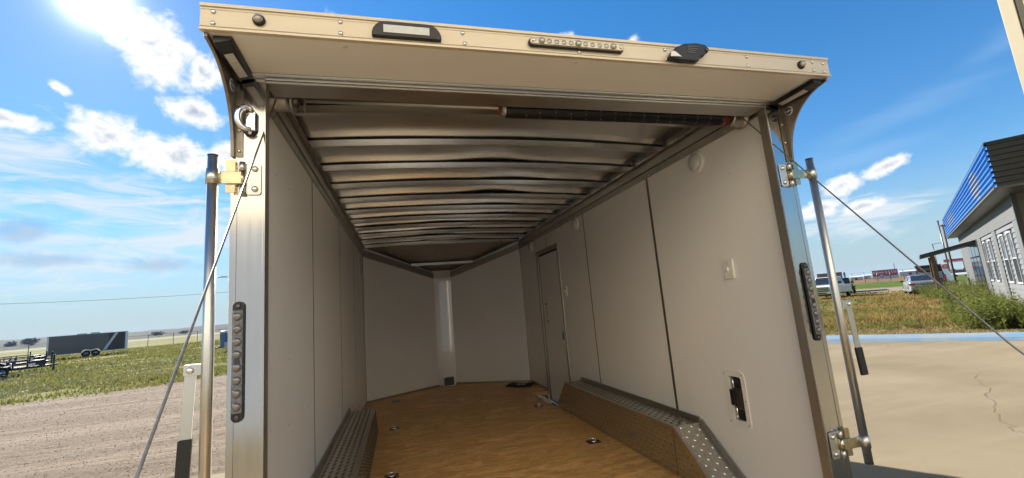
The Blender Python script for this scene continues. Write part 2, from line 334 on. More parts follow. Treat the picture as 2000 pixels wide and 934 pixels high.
# sloped blue kerb along the edge of the pad
def kerb():
    ax = Vector((2.10, -2.80, 0)).normalized(); nx = Vector((.80, .60, 0)); p0 = Vector((10.69, 7.79, 0)); b = MB()
    prof = [(0, 0), (.09, .075), (.24, .115), (.62, .125), (.66, -.01)]
    vs = []; fs = []; st = [-6, -3, -1.2, 0, 1.15, 2.3, 3.44, 5, 8]
    for i, t in enumerate(st):
        vs += [p0 + ax * t + nx * q[0] + Vector((0, 0, q[1])) for q in prof]
    for i in range(len(st) - 1):
        for j in range(4): fs.append((i * 5 + j, i * 5 + j + 1, (i + 1) * 5 + j + 1, (i + 1) * 5 + j))
    b.add(vs, fs); o = b.build('kerb', 'blue_curb'); kind(o, 'structure')
    c = MB()
    for t in (.55, 2.02, 2.86):
        q = p0 + ax * t; c.add([q + nx * .1 + Vector((0, 0, .082)), q + nx * .62 + ax * .02 + Vector((0, 0, .129)), q + nx * .62 + ax * .035 + Vector((0, 0, .129)), q + nx * .1 + ax * .012 + Vector((0, 0, .082))], [(0, 1, 2, 3)])
    c.build('crack', 'crack_dark', o)
kerb()
def crack(name, pts, w, m='crack_dark', z=.004):
    b = MB(); vs = []
    for i, p in enumerate(pts):
        a = pts[max(i - 1, 0)]; c = pts[min(i + 1, len(pts) - 1)]; t = Vector((c[0] - a[0], c[1] - a[1])).normalized(); ww = w * (.5 + random.random()) * (0 if i in (0, len(pts) - 1) else 1)
        vs += [(p[0] - t.y * ww, p[1] + t.x * ww, z), (p[0] + t.y * ww, p[1] - t.x * ww, z)]
    b.add(vs, [(2 * i, 2 * i + 2, 2 * i + 3, 2 * i + 1) for i in range(len(pts) - 1)]); return kind(b.build(name, m), 'structure')
def wob(pts, n=6, a=.05):
    out = []
    for p, q in zip(pts, pts[1:]):
        for i in range(n): t = i / n; out.append((p[0] + (q[0] - p[0]) * t + random.uniform(-a, a), p[1] + (q[1] - p[1]) * t + random.uniform(-a, a)))
    return out + [pts[-1]]
crack('concrete_crack', wob([(8.28, 3.47), (7.74, 3.08), (7.09, 2.67), (6.16, 2.13), (5.58, 1.73), (5.35, 1.49), (4.6, .6), (4.2, -.6)]), .0028)
crack('concrete_crack', wob([(11.0, 6.6), (10.2, 6.1), (9.4, 6.2)], 5, .06), .003)

# ------------------------------------------------------------------ the open trailer
W_, FL = 1.247, .5
T = thing('enclosed_trailer', 'white enclosed cargo trailer with its rear ramp lowered, seen into its empty plywood-floored box', 'trailer')
# floor
fl = MB(); fl.prism([(-1.25, .0), (1.25, .0), (1.25, 3.36), (1.0, 3.36), (1.0, 4.25), (1.25, 4.25), (1.25, 5.1), (.15, 5.79), (-.15, 5.79), (-1.25, 5.1)], 2, .45, .5)
fl.build('floor', 'plywood', T)
MB().box((-1.295, -.02, .36), (1.295, .0, .498)).build('rear_sill', 'brushed_alu_x', T, .003)
sw = MB(); sw.box((1.0, 3.36, .355), (1.29, 4.25, .362)); sw.box((.994, 3.36, .36), (.9995, 4.25, .503)); sw.box((1.0, 4.2505, .36), (1.29, 4.256, .503)); sw.box((1.0, 3.354, .36), (1.29, 3.3595, .503))
sw.box((.965, 3.40, .5005), (.998, 4.30, .504)); sw.box((.965, 4.256, .5005), (1.24, 4.30, .504))
well = sw.build('step_well', 'diamond_plate', T, .002)
def treads(P0, U, V, nu, nv, du, dv, N, hgt=.0055):
    b = MB(); P0, U, V, N = (Vector(q) for q in (P0, U, V, N)); U.normalize(); V.normalize(); N.normalize()
    for i in range(nu):
        for j in range(nv):
            c = P0 + U * (du * (i + .5)) + V * (dv * (j + .5)); s = 1 if (i + j) % 2 else -1
            a = (U + V * s).normalized(); e = a.cross(N).normalized()
            b.add([c - a * .015, c + e * .0055, c + a * .015, c - e * .0055, c - a * .006 + N * hgt, c + a * .006 + N * hgt],
                  [(0, 1, 5, 4), (1, 2, 5), (2, 3, 4, 5), (3, 0, 4)], True)
    return b
# side walls: outer skin, panels, seams
def side_wall(sx):
    X = lambda d: sx * (W_ + d)
    w = MB(); w.box((X(.038), .05, .40), (X(.048), 5.12, 2.80)); wall = w.build('side_wall', 'wall_white', T)
    top = 2.645
    ys = [.06, 1.238, 1.250, 2.518, 2.526, 3.768, 3.776, 5.105]
    for i in range(4):
        y0, y1 = ys[2 * i], ys[2 * i + 1]; b = MB(); xa, xb = X(0), X(.012)
        if sx > 0 and i == 0:
            hy0, hy1, hz0, hz1 = .553, .654, .915, 1.175
            for a, c in (((xa, y0, .5), (xb, hy0, top)), ((xa, hy1, .5), (xb, y1, top)), ((xa, hy0, .5), (xb, hy1, hz0)), ((xa, hy0, hz1), (xb, hy1, top))): b.box(a, c)
        elif sx > 0 and i == 2: b.prism([(y0, .5), (3.37, .5), (3.37, 2.44), (y1, 2.44), (y1, top), (y0, top)], 0, xa, xb)
        elif sx > 0 and i == 3: b.prism([(y0, 2.44), (4.255, 2.44), (4.255, .5), (y1, .5), (y1, top), (y0, top)], 0, xa, xb)
        else: b.box((xa, y0, .5), (xb, y1, top))
        b.build('wall_panel', 'wall_white', wall)
    for y, wd in (((1.244, .026), (2.522, .013)) if sx > 0 else ((1.244, .008), (2.522, .006), (3.772, .005))):
        MB().box((X(-.0022), y - wd / 2, .5), (X(.004), y + wd / 2, top)).build('seam_strip', 'trim_bronze' if sx > 0 else 'steel_dark', wall)
    if sx > 0: MB().box((X(-.0022), 3.768, 2.47), (X(.004), 3.776, top)).build('seam_strip', 'trim_bronze', wall)
    # screw heads scattered on the panels
    b = MB()
    for _ in range(26):
        y = random.choice([.4, .62, .84, 1.06, 1.6, 1.9, 2.2, 2.8, 3.2]) + random.uniform(-.02, .02); z = random.choice([.95, 1.25, 1.55, 1.85, 2.15, 2.4])
        b.box((X(0), y - .003, z - .003), (X(-.0015), y + .003, z + .003))
    kind(b.build('screw_head', 'lens_white', wall), 'stuff')
    # aluminium cove along the ceiling, base trim on the floor
    c = MB(); c.box((X(-.008), .05, 2.640), (X(.01), 5.12, 2.690)); c.box((X(-.016), .05, 2.693), (X(.012), 5.12, 2.762)); c.box((X(-.045), .05, 2.7625), (X(.03), 5.12, 2.768))
    c.build('ceiling_trim', 'dull_alu', T, .002)
    for k in range(12):
        y = .35 + k * .42; MB().tube([(X(-.0075), y, 2.652), (X(-.011), y, 2.652)], .006, 8).build('screw', 'rivet', T)
    spans = [(.06, .585), (3.36, 5.1)] if sx < 0 else [(.06, .585), (4.31, 5.1)]
    for y0, y1 in spans: MB().box((X(-.006), y0, .5015), (X(0) - sx * .0002, y1, .535)).build('base_trim', 'dull_alu', T)
    return wall
wall_l = side_wall(-1); wall_r = side_wall(1)
# wheel boxes
def wheel_box(sx, xi):
    poly = [(.59, .5), (.99, .82), (2.99, .82), (3.34, .5)]
    xa, xb = sx * xi, sx * (W_ - .0005)
    o = MB().prism(poly, 0, xa, xb).build('wheel_box', 'diamond_plate', T, .004)
    tr = MB(); xw = abs(xb - xa)
    def facet(p, q, nrm):
        L = math.hypot(q[0] - p[0], q[1] - p[1]); nv = int(L / .034); nu = int((xw - .05) / .034)
        t = treads((xa + sx * .022, p[0], p[1]), (sx, 0, 0), (0, q[0] - p[0], q[1] - p[1]), nu, nv, (xw - .05) / nu, L / nv, nrm); tr.add(t.v, t.f, True)
    facet(poly[0], poly[1], (0, -.32, .4)); facet(poly[1], poly[2], (0, 0, 1)); facet(poly[2], poly[3], (0, .32, .35))
    t = treads((xa, .62, .51), (0, 1, 0), (0, 0, 1), 78, 9, .0345, .0335, (-sx, 0, 0))
    keep = MB()
    for i in range(0, len(t.v), 6):
        y, z = t.v[i][1], t.v[i][2]
        lo = .59 + (z - .5) / .32 * .4 + .03; hi = 3.34 - (z - .5) / .32 * .35 - .03
        if lo < y < hi: keep.add(t.v[i:i + 6], [(0, 1, 5, 4), (1, 2, 5), (2, 3, 4, 5), (3, 0, 4)], True)
    tr.add(keep.v, keep.f, True)
    kind(tr.build('tread_pattern', 'diamond_plate', o), 'stuff')
    # edge angles and the strip against the wall
    e = MB()
    for p, q in zip(poly, poly[1:]):
        d = Vector((0, q[0] - p[0], q[1] - p[1])); L = d.length; d.normalize(); nn = Vector((0, -d.z, d.y)); P = Vector((0, p[0], p[1])); Q = Vector((0, q[0], q[1]))
        for (x0, x1, h) in ((xa - sx * .002, xa + sx * .022, .003), (xb - sx * .012, xb - sx * .0004, .036)):
            e.add([(x0, *(P - nn * .001).yz), (x1, *(P - nn * .001).yz), (x1, *(Q - nn * .001).yz), (x0, *(Q - nn * .001).yz), (x0, *(P + nn * h).yz), (x1, *(P + nn * h).yz), (x1, *(Q + nn * h).yz), (x0, *(Q + nn * h).yz)],
                  [(0, 3, 2, 1), (4, 5, 6, 7), (0, 1, 5, 4), (1, 2, 6, 5), (2, 3, 7, 6), (3, 0, 4, 7)])
    e.build('edge_trim', 'dull_alu', o, .0015)
    MB().box((xa - sx * .0015, 1.007, .503), (xa - sx * .0002, 1.013, .80)).build('weld_seam', 'steel_dark', o)
    b = MB()
    for f in (.18, .5, .82):
        y, z = .59 + .4 * f, .5 + .32 * f; b.lathe([(.006, -.002), (.006, .004), (.002, .006)], (xa + sx * .012, y - .002, z + .004), 'z', 8)
    kind(b.build('screw_head', 'rivet', o), 'stuff')
wheel_box(1, 1.03); wheel_box(-1, 1.0)
# nose walls, nose strip, sloping nose ceiling
def nose_wall(sx):
    A = Vector((sx * W_, 5.105, 0)); B = Vector((sx * .145, 5.775, 0)); n = Vector((B - A).cross(Vector((0, 0, 1)))).normalized() * (1 if sx < 0 else -1)
    if n.y < 0: n = -n
    def slab(zf0, zf1, d0, d1, a=0., b=1.):
        P, Q = A + (B - A) * a, A + (B - A) * b; vs = []
        for d in (d0, d1):
            for pt, f in ((P, a), (Q, b)):
                for z in (zf0(f), zf1(f)): vs.append(pt + n * d + Vector((0, 0, z)))
        return MB().add(vs, [(0, 1, 3, 2), (4, 6, 7, 5), (0, 2, 6, 4), (1, 5, 7, 3), (0, 4, 5, 1), (2, 3, 7, 6)])
    top = lambda f: 2.64 - .355 * f
    o = slab(lambda f: .5, top, 0, .012).build('nose_wall', 'wall_white', T)
    slab(lambda f: .42, lambda f: top(f) + .26, .03, .045).build('outer_skin', 'wall_white', o)
    slab(lambda f: top(f) + .001, lambda f: top(f) + .045, -.008, .01).build('ceiling_trim', 'dull_alu', o, .002)
    slab(lambda f: top(f) + .046, lambda f: top(f) + .10, -.02, .01).build('ceiling_trim', 'dull_alu', o, .002)
    slab(lambda f: .5015, lambda f: .528, -.006, -.0003).build('base_trim', 'dull_alu', o)
    slab(lambda f: .53, lambda f: top(f), -.0015, -.0002, .0, .006).build('corner_bead', 'brushed_alu', o)
nose_wall(-1); nose_wall(1)
def strip(u, v):
    a = (u - .5) * 2; return (.147 * a, 5.772 + .010 * (1 - a * a), .5 + v * 1.80)
ns = MB(); ns.quadgrid(strip, 14, 12); ns.build('nose_strip', 'gloss_white', T)
MB().box((-.148, 5.766, 1.03), (.148, 5.7715, 1.036)).build('strip_joint', 'wall_white', T)
cs = MB(); cs.prism([(-1.3, 5.16), (1.3, 5.16), (.16, 5.9), (-.16, 5.9)], 2, 2.80, 2.82)
nc = MB().add([(-1.25, 5.12, 2.79), (1.25, 5.12, 2.79), (.16, 5.80, 2.405), (-.16, 5.80, 2.405), (-1.25, 5.12, 2.80), (1.25, 5.12, 2.80), (.16, 5.80, 2.415), (-.16, 5.80, 2.415)],
              [(0, 3, 2, 1), (4, 5, 6, 7), (0, 1, 5, 4), (1, 2, 6, 5), (2, 3, 7, 6), (3, 0, 4, 7)]).build('nose_ceiling', 'dull_alu', T)
MB().add([(-.52, 5.53, 2.50), (.52, 5.53, 2.50), (.47, 5.565, 2.485), (-.47, 5.565, 2.485), (-.52, 5.53, 2.54), (.52, 5.53, 2.54), (.47, 5.565, 2.53), (-.47, 5.565, 2.53)],
         [(0, 3, 2, 1), (4, 5, 6, 7), (0, 1, 5, 4), (1, 2, 6, 5), (2, 3, 7, 6), (3, 0, 4, 7)]).build('nose_bow', 'dull_alu', T)
# roof: bows, sheet, outer skin
bows = [.53 + .4585 * k for k in range(11)]; bows[-1] = 5.115
crown = lambda x: .034 * (1 - (x / 1.26) ** 2)
def bow_mesh():
    b = MB(); prof = [(0, .0), (0, .0045), (.003, .0055), (.003, .042), (.030, .042), (.034, 0)]; n = 16; vs = []; fs = []; k = len(prof)
    for j in range(k):
        p, q = prof[j], prof[(j + 1) % k]; b.quadgrid(lambda u, v, p=p, q=q: (-1.262 + 2.524 * u, p[0] + (q[0] - p[0]) * v, p[1] + (q[1] - p[1]) * v + crown(-1.262 + 2.524 * u)), 24, 1)
    return b.mesh('roof_bow')
bm_ = bow_mesh(); bm_.materials.append(M['bow_alu'])
gs_mb_ = MB()  # black strip drawn in as the shadow of the gap above each bow
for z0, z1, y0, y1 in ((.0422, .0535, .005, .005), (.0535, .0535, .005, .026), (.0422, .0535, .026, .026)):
    gs_mb_.quadgrid(lambda u, v, z0=z0, z1=z1, y0=y0, y1=y1: (-1.255 + 2.51 * u, y0 + (y1 - y0) * v, z0 + (z1 - z0) * v + crown(-1.255 + 2.51 * u)), 24, 1)
gap_shade_ = gs_mb_.mesh('gap_shade_strip'); gap_shade_.materials.append(M['black_rubber'])
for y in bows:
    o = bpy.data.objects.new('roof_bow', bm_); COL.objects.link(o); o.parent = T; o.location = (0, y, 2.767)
    c = bpy.data.objects.new('gap_shade_strip', gap_shade_); COL.objects.link(c); c.parent = o
edges = [.12] + bows + [5.16]
rs = MB()
for k, (a, b) in enumerate(zip(edges, edges[1:])):
    a2, b2 = a + (.02 if k else 0), b + .02; amp = (.026 if k else .008) * random.uniform(.8, 1.25); px = random.uniform(-.3, .5); lift = random.choice([.004, .010, .016, .006]) if k else 0
    def f(u, v, a2=a2, b2=b2, amp=amp, px=px, lift=lift):
        x = -1.27 + 2.54 * u; y = a2 + (b2 - a2) * v
        edge = min(1, (1 - abs(x) / 1.27) * 6)
        z = 2.767 + crown(x) + .0515 + edge * (amp * (min(1, v / .12) if v < .12 else 1 - max(0, (v - .35) / .65) ** 1.6) * (1 + .35 * math.sin(3.1 * x + px * 9)) + lift * math.exp(-((x - px) / .26) ** 2) * v ** 3 + .0012 * math.sin(5 * x + 5 * y))
        return (x, y, z)
    rs.quadgrid(f, 40, 16)
rs.build('roof_sheet', 'roof_sheet', T)
ro = MB(); ro.prism([(-1.296, .0), (1.296, .0), (1.296, 5.12), (.16, 5.86), (-.16, 5.86), (-1.296, 5.12)], 2, 2.912, 2.925); ro.build('roof_skin', 'wall_white', T)
for sx in (-1, 1): MB().box((sx * 1.276, .05, 2.77), (sx * 1.2975, 5.12, 2.911)).build('roof_rail', 'brushed_alu_x', T)
MB().box((-1.29, 5.128, 2.803), (1.29, 5.15, 2.911)).build('sun_leak_plate', 'dull_alu', T)  # hidden plate added to block sun leaking in above the nose ceiling
MB().prism([(-.24, 5.835), (.24, 5.835), (.20, 5.86), (-.20, 5.86)], 2, .42, 2.911).build('nose_cap', 'wall_white', T)
MB().box((-.15, 5.775, 2.288), (.15, 5.83, 2.44)).build('ceiling_trim', 'trim_bronze', T, .002)
# rear frame
def jamb(sx):
    j = MB(); j.box((sx * 1.185, 0, .45), (sx * 1.295, .05, 2.655)); o = j.build('jamb', 'brushed_alu', T, .003)
    MB().box((sx * 1.275, -.0025, .45), (sx * 1.2965, -.0002, 2.655)).build('corner_strip', 'brushed_alu', o, .001)
    MB().box((sx * 1.1835, -.003, .45), (sx * 1.192, -.0002, 2.636)).build('edge_bead', 'brushed_alu', o, .001)
    MB().box((sx * 1.1842, .004, .45), (sx * 1.1848, .049, 2.636)).build('inner_lining', 'lining', o)
    MB().box((sx * 1.19, .0505, .5), (sx * (W_ + .01), .058, 2.64)).build('return_strip', 'lining', o)
    return o
jl = jamb(-1); jr = jamb(1)
hd = MB(); hd.box((-1.1845, .0, 2.6365), (1.1845, .11, 2.815)); header = hd.build('header', 'dull_alu', T, .003)
hb = MB(); hb.box((-1.295, -.004, 2.6555), (1.295, .05, 2.91)); hb.build('header_plate', 'brushed_alu_x', header)
hb = MB(); hb.box((-1.1845, -.006, 2.6365), (1.1845, -.0005, 2.644)); hb.box((-1.1845, -.0095, 2.6465), (1.1845, -.0045, 2.6535)); hb.build('header_bead', 'brushed_alu_x', header, .001)
# canopy over the ramp door
cn = MB(); cn.box((-1.297, -.262, 2.664), (1.297, -.0045, 2.745)); can = cn.build('canopy', 'soffit_white', T)
f = MB(); f.box((-1.300, -.274, 2.672), (1.300, -.2625, 2.752)); f.box((-1.301, -.279, 2.7455), (1.301, -.2745, 2.757)); f.box((-1.301, -.2785, 2.663), (1.301, -.2625, 2.6715)); f.box((-1.3005, -.2765, 2.676), (1.3005, -.2745, 2.6795)); f.box((-1.3005, -.2755, 2.736), (1.3005, -.2745, 2.739))
f.build('fascia', 'fascia_cream', can, .0012)
MB().box((-1.29, -.03, 2.6575), (1.29, -.0048, 2.6635)).build('soffit_trim', 'brushed_alu_x', can, .001)
sc = MB(); sc.lathe([(.0075, 0), (.0075, -.003), (.0045, -.006)], (0, 0, 0), 'y', 10); scm = sc.mesh('screw'); scm.materials.append(M['rivet'])
for x in (-1.262, -.877, -.452, .008, .405, .828, 1.205, 1.268):
    for z in (2.7285, 2.6855):
        if x == .008 and z > 2.7: continue
        o = bpy.data.objects.new('screw', scm); COL.objects.link(o); o.parent = can; o.location = (x + random.uniform(-.003, .003), -.2745, z + random.uniform(-.002, .002))
for x in (-.87, .01, .42, .84):
    MB().lathe([(.006, 0), (.006, -.003), (.003, -.005)], (x, -.235, 2.6638), 'z', 8).build('soffit_rivet', 'rivet', can)
for x in (-1.130, 1.129):
    o = MB().lathe([(.019, .0), (.019, -.008), (.015, -.011)], (x, -.2745, 2.709), 'y', 20).build('marker_light', 'black_rubber', can)
    MB().lathe([(.0145, 0), (.0145, -.004), (.011, -.010), (.004, -.013)], (x, -.2855, 2.709), 'y', 18).build('lens', 'lens_clear', o)
def rrect(x0, x1, z0, z1, r, n=6, top_only=False):
    pts = []
    for cx, cz, a0, q in ((x1 - r, z1 - r, 0, r), (x0 + r, z1 - r, 90, r), (x0, z0, 180, 0) if top_only else (x0 + r, z0 + r, 180, r), (x1, z0, 270, 0) if top_only else (x1 - r, z0 + r, 270, r)):
        if q == 0: pts.append((cx, cz)); continue
        pts += [(cx + q * math.cos(rad(a0 + 90 * i / n)), cz + q * math.sin(rad(a0 + 90 * i / n))) for i in range(n + 1)]
    return pts
o = MB().prism(rrect(-.776, -.536, 2.6805, 2.738, .05, 8, True), 1, -.293, -.2747).build('loading_light', 'black_plastic', can, .003)
MB().box((-.737, -.2955, 2.692), (-.578, -.2932, 2.722)).build('lens', 'lens_white', o, .001)
# long clear light bar
o = MB().prism(rrect(-.203, .203, 2.692, 2.724, .0155, 8), 1, -.286, -.2747).build('light_bar', 'black_plastic', can, .002)
MB().prism(rrect(-.200, .200, 2.6945, 2.7235, .0143, 8), 1, -.296, -.2862).build('lens', 'lens_clear', o, .003)
dm = MB().lathe([(.0125, 0), (.0125, -.004), (.009, -.008), (.004, -.0095)], (0, 0, 0), 'y', 16).mesh('bulb'); dm.materials.append(M['lens_clear'])
dm2 = MB().lathe([(.010, 0), (.0085, -.0015), (.004, -.003)], (0, 0, 0), 'y', 14).mesh('small_bulb'); dm2.materials.append(M['lens_clear'])
for i in range(11):
    big = i in (0, 5, 10); b = bpy.data.objects.new('bulb' if big else 'small_bulb', dm if big else dm2); COL.objects.link(b); b.parent = o; b.location = (-.152 + .0304 * i, -.2962, 2.709)
for x in (-.186, .186): MB().lathe([(.006, 0), (.006, -.003), (.003, -.004)], (x, -.2962, 2.709), 'y', 10).build('screw', 'rivet', o)
# camera housing
cp = [(.405, 2.686), (.42, 2.712), (.45, 2.738), (.49, 2.755), (.55, 2.762), (.595, 2.757), (.607, 2.742), (.602, 2.722), (.588, 2.716), (.580, 2.704), (.560, 2.702), (.548, 2.678), (.46, 2.678)]
o = MB().prism([(q[0] - .006, q[1] - .010) for q in cp], 1, -.308, -.2795).build('reversing_camera', 'black_plastic', can, .006)
MB().prism([(.402, 2.678), (.41, 2.70), (.425, 2.702), (.455, 2.679)], 1, -.3125, -.309).build('bracket', 'zinc', o)
for i in range(4): MB().box((.484 + .004 * i, -.3105, 2.702 + i * .009), (.529 + .006 * i, -.3082, 2.7055 + i * .009)).build('rib', 'steel_dark', o)
MB().lathe([(.009, 0), (.009, -.004), (.006, -.006)], (.588, -.3082, 2.722), 'y', 12).build('camera_lens', 'glass_dark', o)
# gussets under the canopy ends, with badge and side lights
def gusset(sx):
    pts = [(-.262, 2.6625), (-.01, 2.6625), (-.0005, 2.655), (-.0005, 2.335), (-.016, 2.335)]
    for i in range(1, 13):
        t = i / 13; a = math.pi / 2 * t; pts.append((-.020 - .240 * (1 - math.cos(a)), 2.36 + .285 * math.sin(a)))
    pts.append((-.262, 2.648))
    o = MB().prism(pts, 0, sx * 1.283, sx * 1.2935).build('gusset', 'trim_bronze', T, .001)
    MB().box((sx * 1.258, -.0045, 2.338), (sx * 1.2825, -.0028, 2.60)).build('flange', 'trim_bronze', o)
    for z in (2.36, 2.44, 2.54): MB().lathe([(.006, 0), (.006, -.003), (.003, -.005)], (sx * 1.270, -.0046, z), 'y', 8).build('screw', 'rivet', o)
    bd = MB().lathe([(.024, 0), (.024, -sx * .0012)], (sx * 1.2828, -.047, 2.598), 'x', 24).build('badge', 'window_white', o)
    mk = MB()
    x0, x1 = sx * 1.2814, sx * 1.2806
    ring = MB().lathe([(.017, 0), (.017, -sx * .0006)], (sx * 1.2814, -.047, 2.598), 'x', 20).build('badge_disc', 'black_plastic', bd)
    st = []
    for i in range(16): r = .015 if i % 4 == 0 else (.0045 if i % 2 == 0 else .005); a = 2 * math.pi * i / 16 + .4; st.append((-.047 + r * math.cos(a), 2.598 + r * math.sin(a)))
    mk.prism(st, 0, sx * 1.2806, sx * 1.2802); mk.box((sx * 1.2806, -.068, 2.596), (sx * 1.2801, -.026, 2.6005)); mk.build('badge_star', 'window_white', bd)
    l = MB().add([(sx * 1.272, -.250, 2.6615), (sx * 1.216, -.250, 2.6615), (sx * 1.272, -.250, 2.634), (sx * 1.226, -.250, 2.646), (sx * 1.272, -.012, 2.6615), (sx * 1.222, -.012, 2.6615), (sx * 1.272, -.012, 2.634), (sx * 1.230, -.012, 2.646)],
                 [(0, 1, 3, 2), (4, 6, 7, 5), (0, 4, 5, 1), (0, 2, 6, 4), (2, 3, 7, 6), (1, 5, 7, 3)]).build('loading_light', 'black_plastic', T, .002)
    d = Vector((sx * .044, 0, -.012)); n = Vector((-sx * .26, 0, -.965)); q = Vector((sx * 1.228, 0, 2.646)) + n * .0022
    a, b = q + d * .18, q + d * .80
    MB().add([(a.x, -.185, a.z), (b.x, -.185, b.z), (b.x, -.035, b.z), (a.x, -.035, a.z)], [(0, 1, 2, 3)]).build('lens', 'lens_white', l)
gusset(-1); gusset(1)
# chrome hook on the near jamb
o = MB().prism([(-1.247, 2.420), (-1.225, 2.420), (-1.209, 2.440), (-1.209, 2.505), (-1.225, 2.527), (-1.247, 2.527), (-1.262, 2.505), (-1.262, 2.440)], 1, -.007, -.0028).build('door_hook', 'black_plastic', T, .001)
MB().tube([(-1.236 + .026 * math.cos(rad(q)), -.030 + .012 * math.cos(rad(q)) - .012 * math.sin(rad(q * .5)), 2.476 + .043 * math.sin(rad(q))) for q in range(55, 306, 14)], [.0075 + .0035 * math.sin(rad((q - 55) * 180 / 250)) for q in range(55, 306, 14)], 12).build('hook', 'chrome', o)
MB().box((-1.248, -.022, 2.434), (-1.214, -.0085, 2.512)).build('hook_base', 'chrome', o, .004)
for z in (2.430, 2.517): MB().lathe([(.007, 0), (.007, -.004), (.003, -.006)], (-1.234, -.0075, z), 'y', 10).build('screw', 'rivet', o)
# strip lamps on the jambs
def tail_light(x, z0, z1):
    o = MB().prism(rrect(x - .0185, x + .0185, z0, z1, .0178, 8), 1, -.010, -.0028).build('tail_light', 'black_plastic', T, .002)
    MB().prism(rrect(x - .0165, x + .0165, z0 + .03, z1 - .03, .006, 4), 1, -.0185, -.0102).build('lens', 'lens_smoke', o, .003)
    lm = MB().lathe([(.0150, 0), (.0135, -.004), (.009, -.008), (.004, -.009)], (0, 0, 0), 'y', 16).mesh('bulb'); lm.materials.append(M['lens_smoke'])
    for i in range(8):
        z = z0 + .052 + (z1 - z0 - .104) * i / 7; b = bpy.data.objects.new('bulb', lm); COL.objects.link(b); b.parent = o; b.location = (x, -.0188, z)
    MB().prism(rrect(x - .008, x + .008, (z0 + z1) / 2 - .012, (z0 + z1) / 2 + .012, .0075, 5), 1, -.0235, -.0190).build('reflector', 'glass_dark', o)
    for z in (z0 + .016, z1 - .016): MB().lathe([(.0075, 0), (.0075, -.003), (.004, -.004)], (x, -.0102, z), 'y', 10).build('screw', 'steel_dark', o)
tail_light(-1.2625, 1.405, 1.808); tail_light(1.2415, 1.424, 1.808)
# swing bars with hinges and levers
def hinge(sx, z0, xr):
    h = MB(); h.prism(rrect(min(sx * 1.196, sx * 1.246), max(sx * 1.196, sx * 1.246), z0, z0 + .12, .01, 4), 1, -.0065, -.0028); o = h.build('hinge', 'zinc', T, .001)
    for z in (z0 + .022, z0 + .098): MB().lathe([(.011, 0), (.011, -.004), (.006, -.009)], (sx * 1.216, -.0068, z), 'y', 12).build('bolt', 'rivet', o)
    MB().tube([(sx * 1.256, -.012, z0), (sx * 1.256, -.012, z0 + .034)], .0105, 14).build('knuckle', 'zinc', o); MB().tube([(sx * 1.256, -.012, z0 + .088), (sx * 1.256, -.012, z0 + .122)], .0105, 14).build('knuckle', 'zinc', o)
    MB().tube([(sx * 1.256, -.012, z0 + .036), (sx * 1.256, -.012, z0 + .086)], .0118, 14).build('knuckle', 'zinc_yellow', o)
    MB().box((sx * 1.256, -.024, z0 + .038), (xr, -.018, z0 + .084)).build('arm', 'zinc_yellow', o, .0015)
    MB().prism(rrect(min(sx * 1.278, sx * 1.308), max(sx * 1.278, sx * 1.308), z0 + .006, z0 + .130, .005, 3), 1, -.0168, -.0130).build('stop_plate', 'zinc_yellow', o)
    MB().tube([(xr, -.03, z0 + .034), (xr, -.03, z0 + .088)], .0215, 16).build('collar', 'zinc', o)
def swing_bar(sx, xr, zt, lx, ldx, zl):
    o = MB().tube([(xr, -.03, .852), (xr, -.03, zt)], .0178, 20).build('lock_bar', 'zinc', T)
    MB().tube([(xr, -.03, zt), (xr, -.03, zt + .004)], .0182, 20).build('end_cap', 'black_plastic', o)
    MB().tube([(xr, -.03, .848), (xr, -.03, .852)], .0182, 20).build('end_cap', 'black_plastic', o)
    for z in (.885, zt - .138): hinge(sx, z, xr)
    tb = MB(); tb.prism(rrect(min(xr, lx + sx * .02), max(xr, lx + sx * .02), zl - .036, zl, .006, 3), 1, -.044, -.039); tb.box((xr + sx * .012, -.0475, zl - .036), (xr + sx * .020, -.030, zl)); tb.build('lever_tab', 'zinc', o, .001)
    MB().lathe([(.011, 0), (.011, -.003), (.007, -.007)], (lx, -.0442, zl - .019), 'y', 12).build('bolt', 'rivet', o)
    def lev(z0, z1, w, t0, t1):
        f0 = (zl - z0) / .35; f1 = (zl - z1) / .35; b = MB(); vs = []
        for f, z in ((f0, z0), (f1, z1)):
            c = lx + ldx * f
            vs += [(c - w, t0, z), (c + w, t0, z), (c + w, t1, z), (c - w, t1, z)]
        return b.add(vs, [(0, 1, 2, 3), (4, 7, 6, 5), (0, 4, 5, 1), (1, 5, 6, 2), (2, 6, 7, 3), (3, 7, 4, 0)])
    lever = lev(zl - .01, zl - .28, .0165, -.0385, -.0335).build('lever', 'zinc', o, .001)
    lev(zl - .232, zl - .364, .0195, -.043, -.029).build('grip', 'black_rubber', lever, .003)
swing_bar(-1, -1.344, 2.330, -1.388, -.016, 1.612); swing_bar(1, 1.375, 2.340, 1.430, .018, 1.606)
# counterbalance: shaft, spring, drums, cables
SY, SZ = .2, 2.676
sh = MB().tube([(-1.235, SY, SZ), (1.235, SY, SZ)], .0125, 16).build('shaft', 'dull_alu', T)
sp = []
n = 182
for i in range(n * 2 + 1): sp.append((.0425 if i % 2 else .0370, -.185 + 1.262 * i / (n * 2)))
MB().lathe(sp, (0, SY, SZ - .008), 'x', 22).build('torsion_spring', 'spring_black', sh)
cm = MB()
for k in range(15):
    xx = -.10 + k * .083
    for q in range(4):
        a = rad(195 + q * 24 + random.uniform(-5, 5)); x = xx + q * .003 * (3 if k == 0 else 1); c = Vector((x, SY + .0435 * math.cos(a), SZ - .008 + .0435 * math.sin(a))); w = random.uniform(.0008, .0016)
        cm.box(c - Vector((w, w, w)), c + Vector((w, w, w)))
kind(cm.build('chalk_mark', 'window_white', sh), 'stuff')
MB().lathe([(.020, -.212), (.030, -.208), (.034, -.190), (.043, -.186)], (0, SY, SZ - .006), 'x', 18).build('spring_cone', 'zinc', sh)
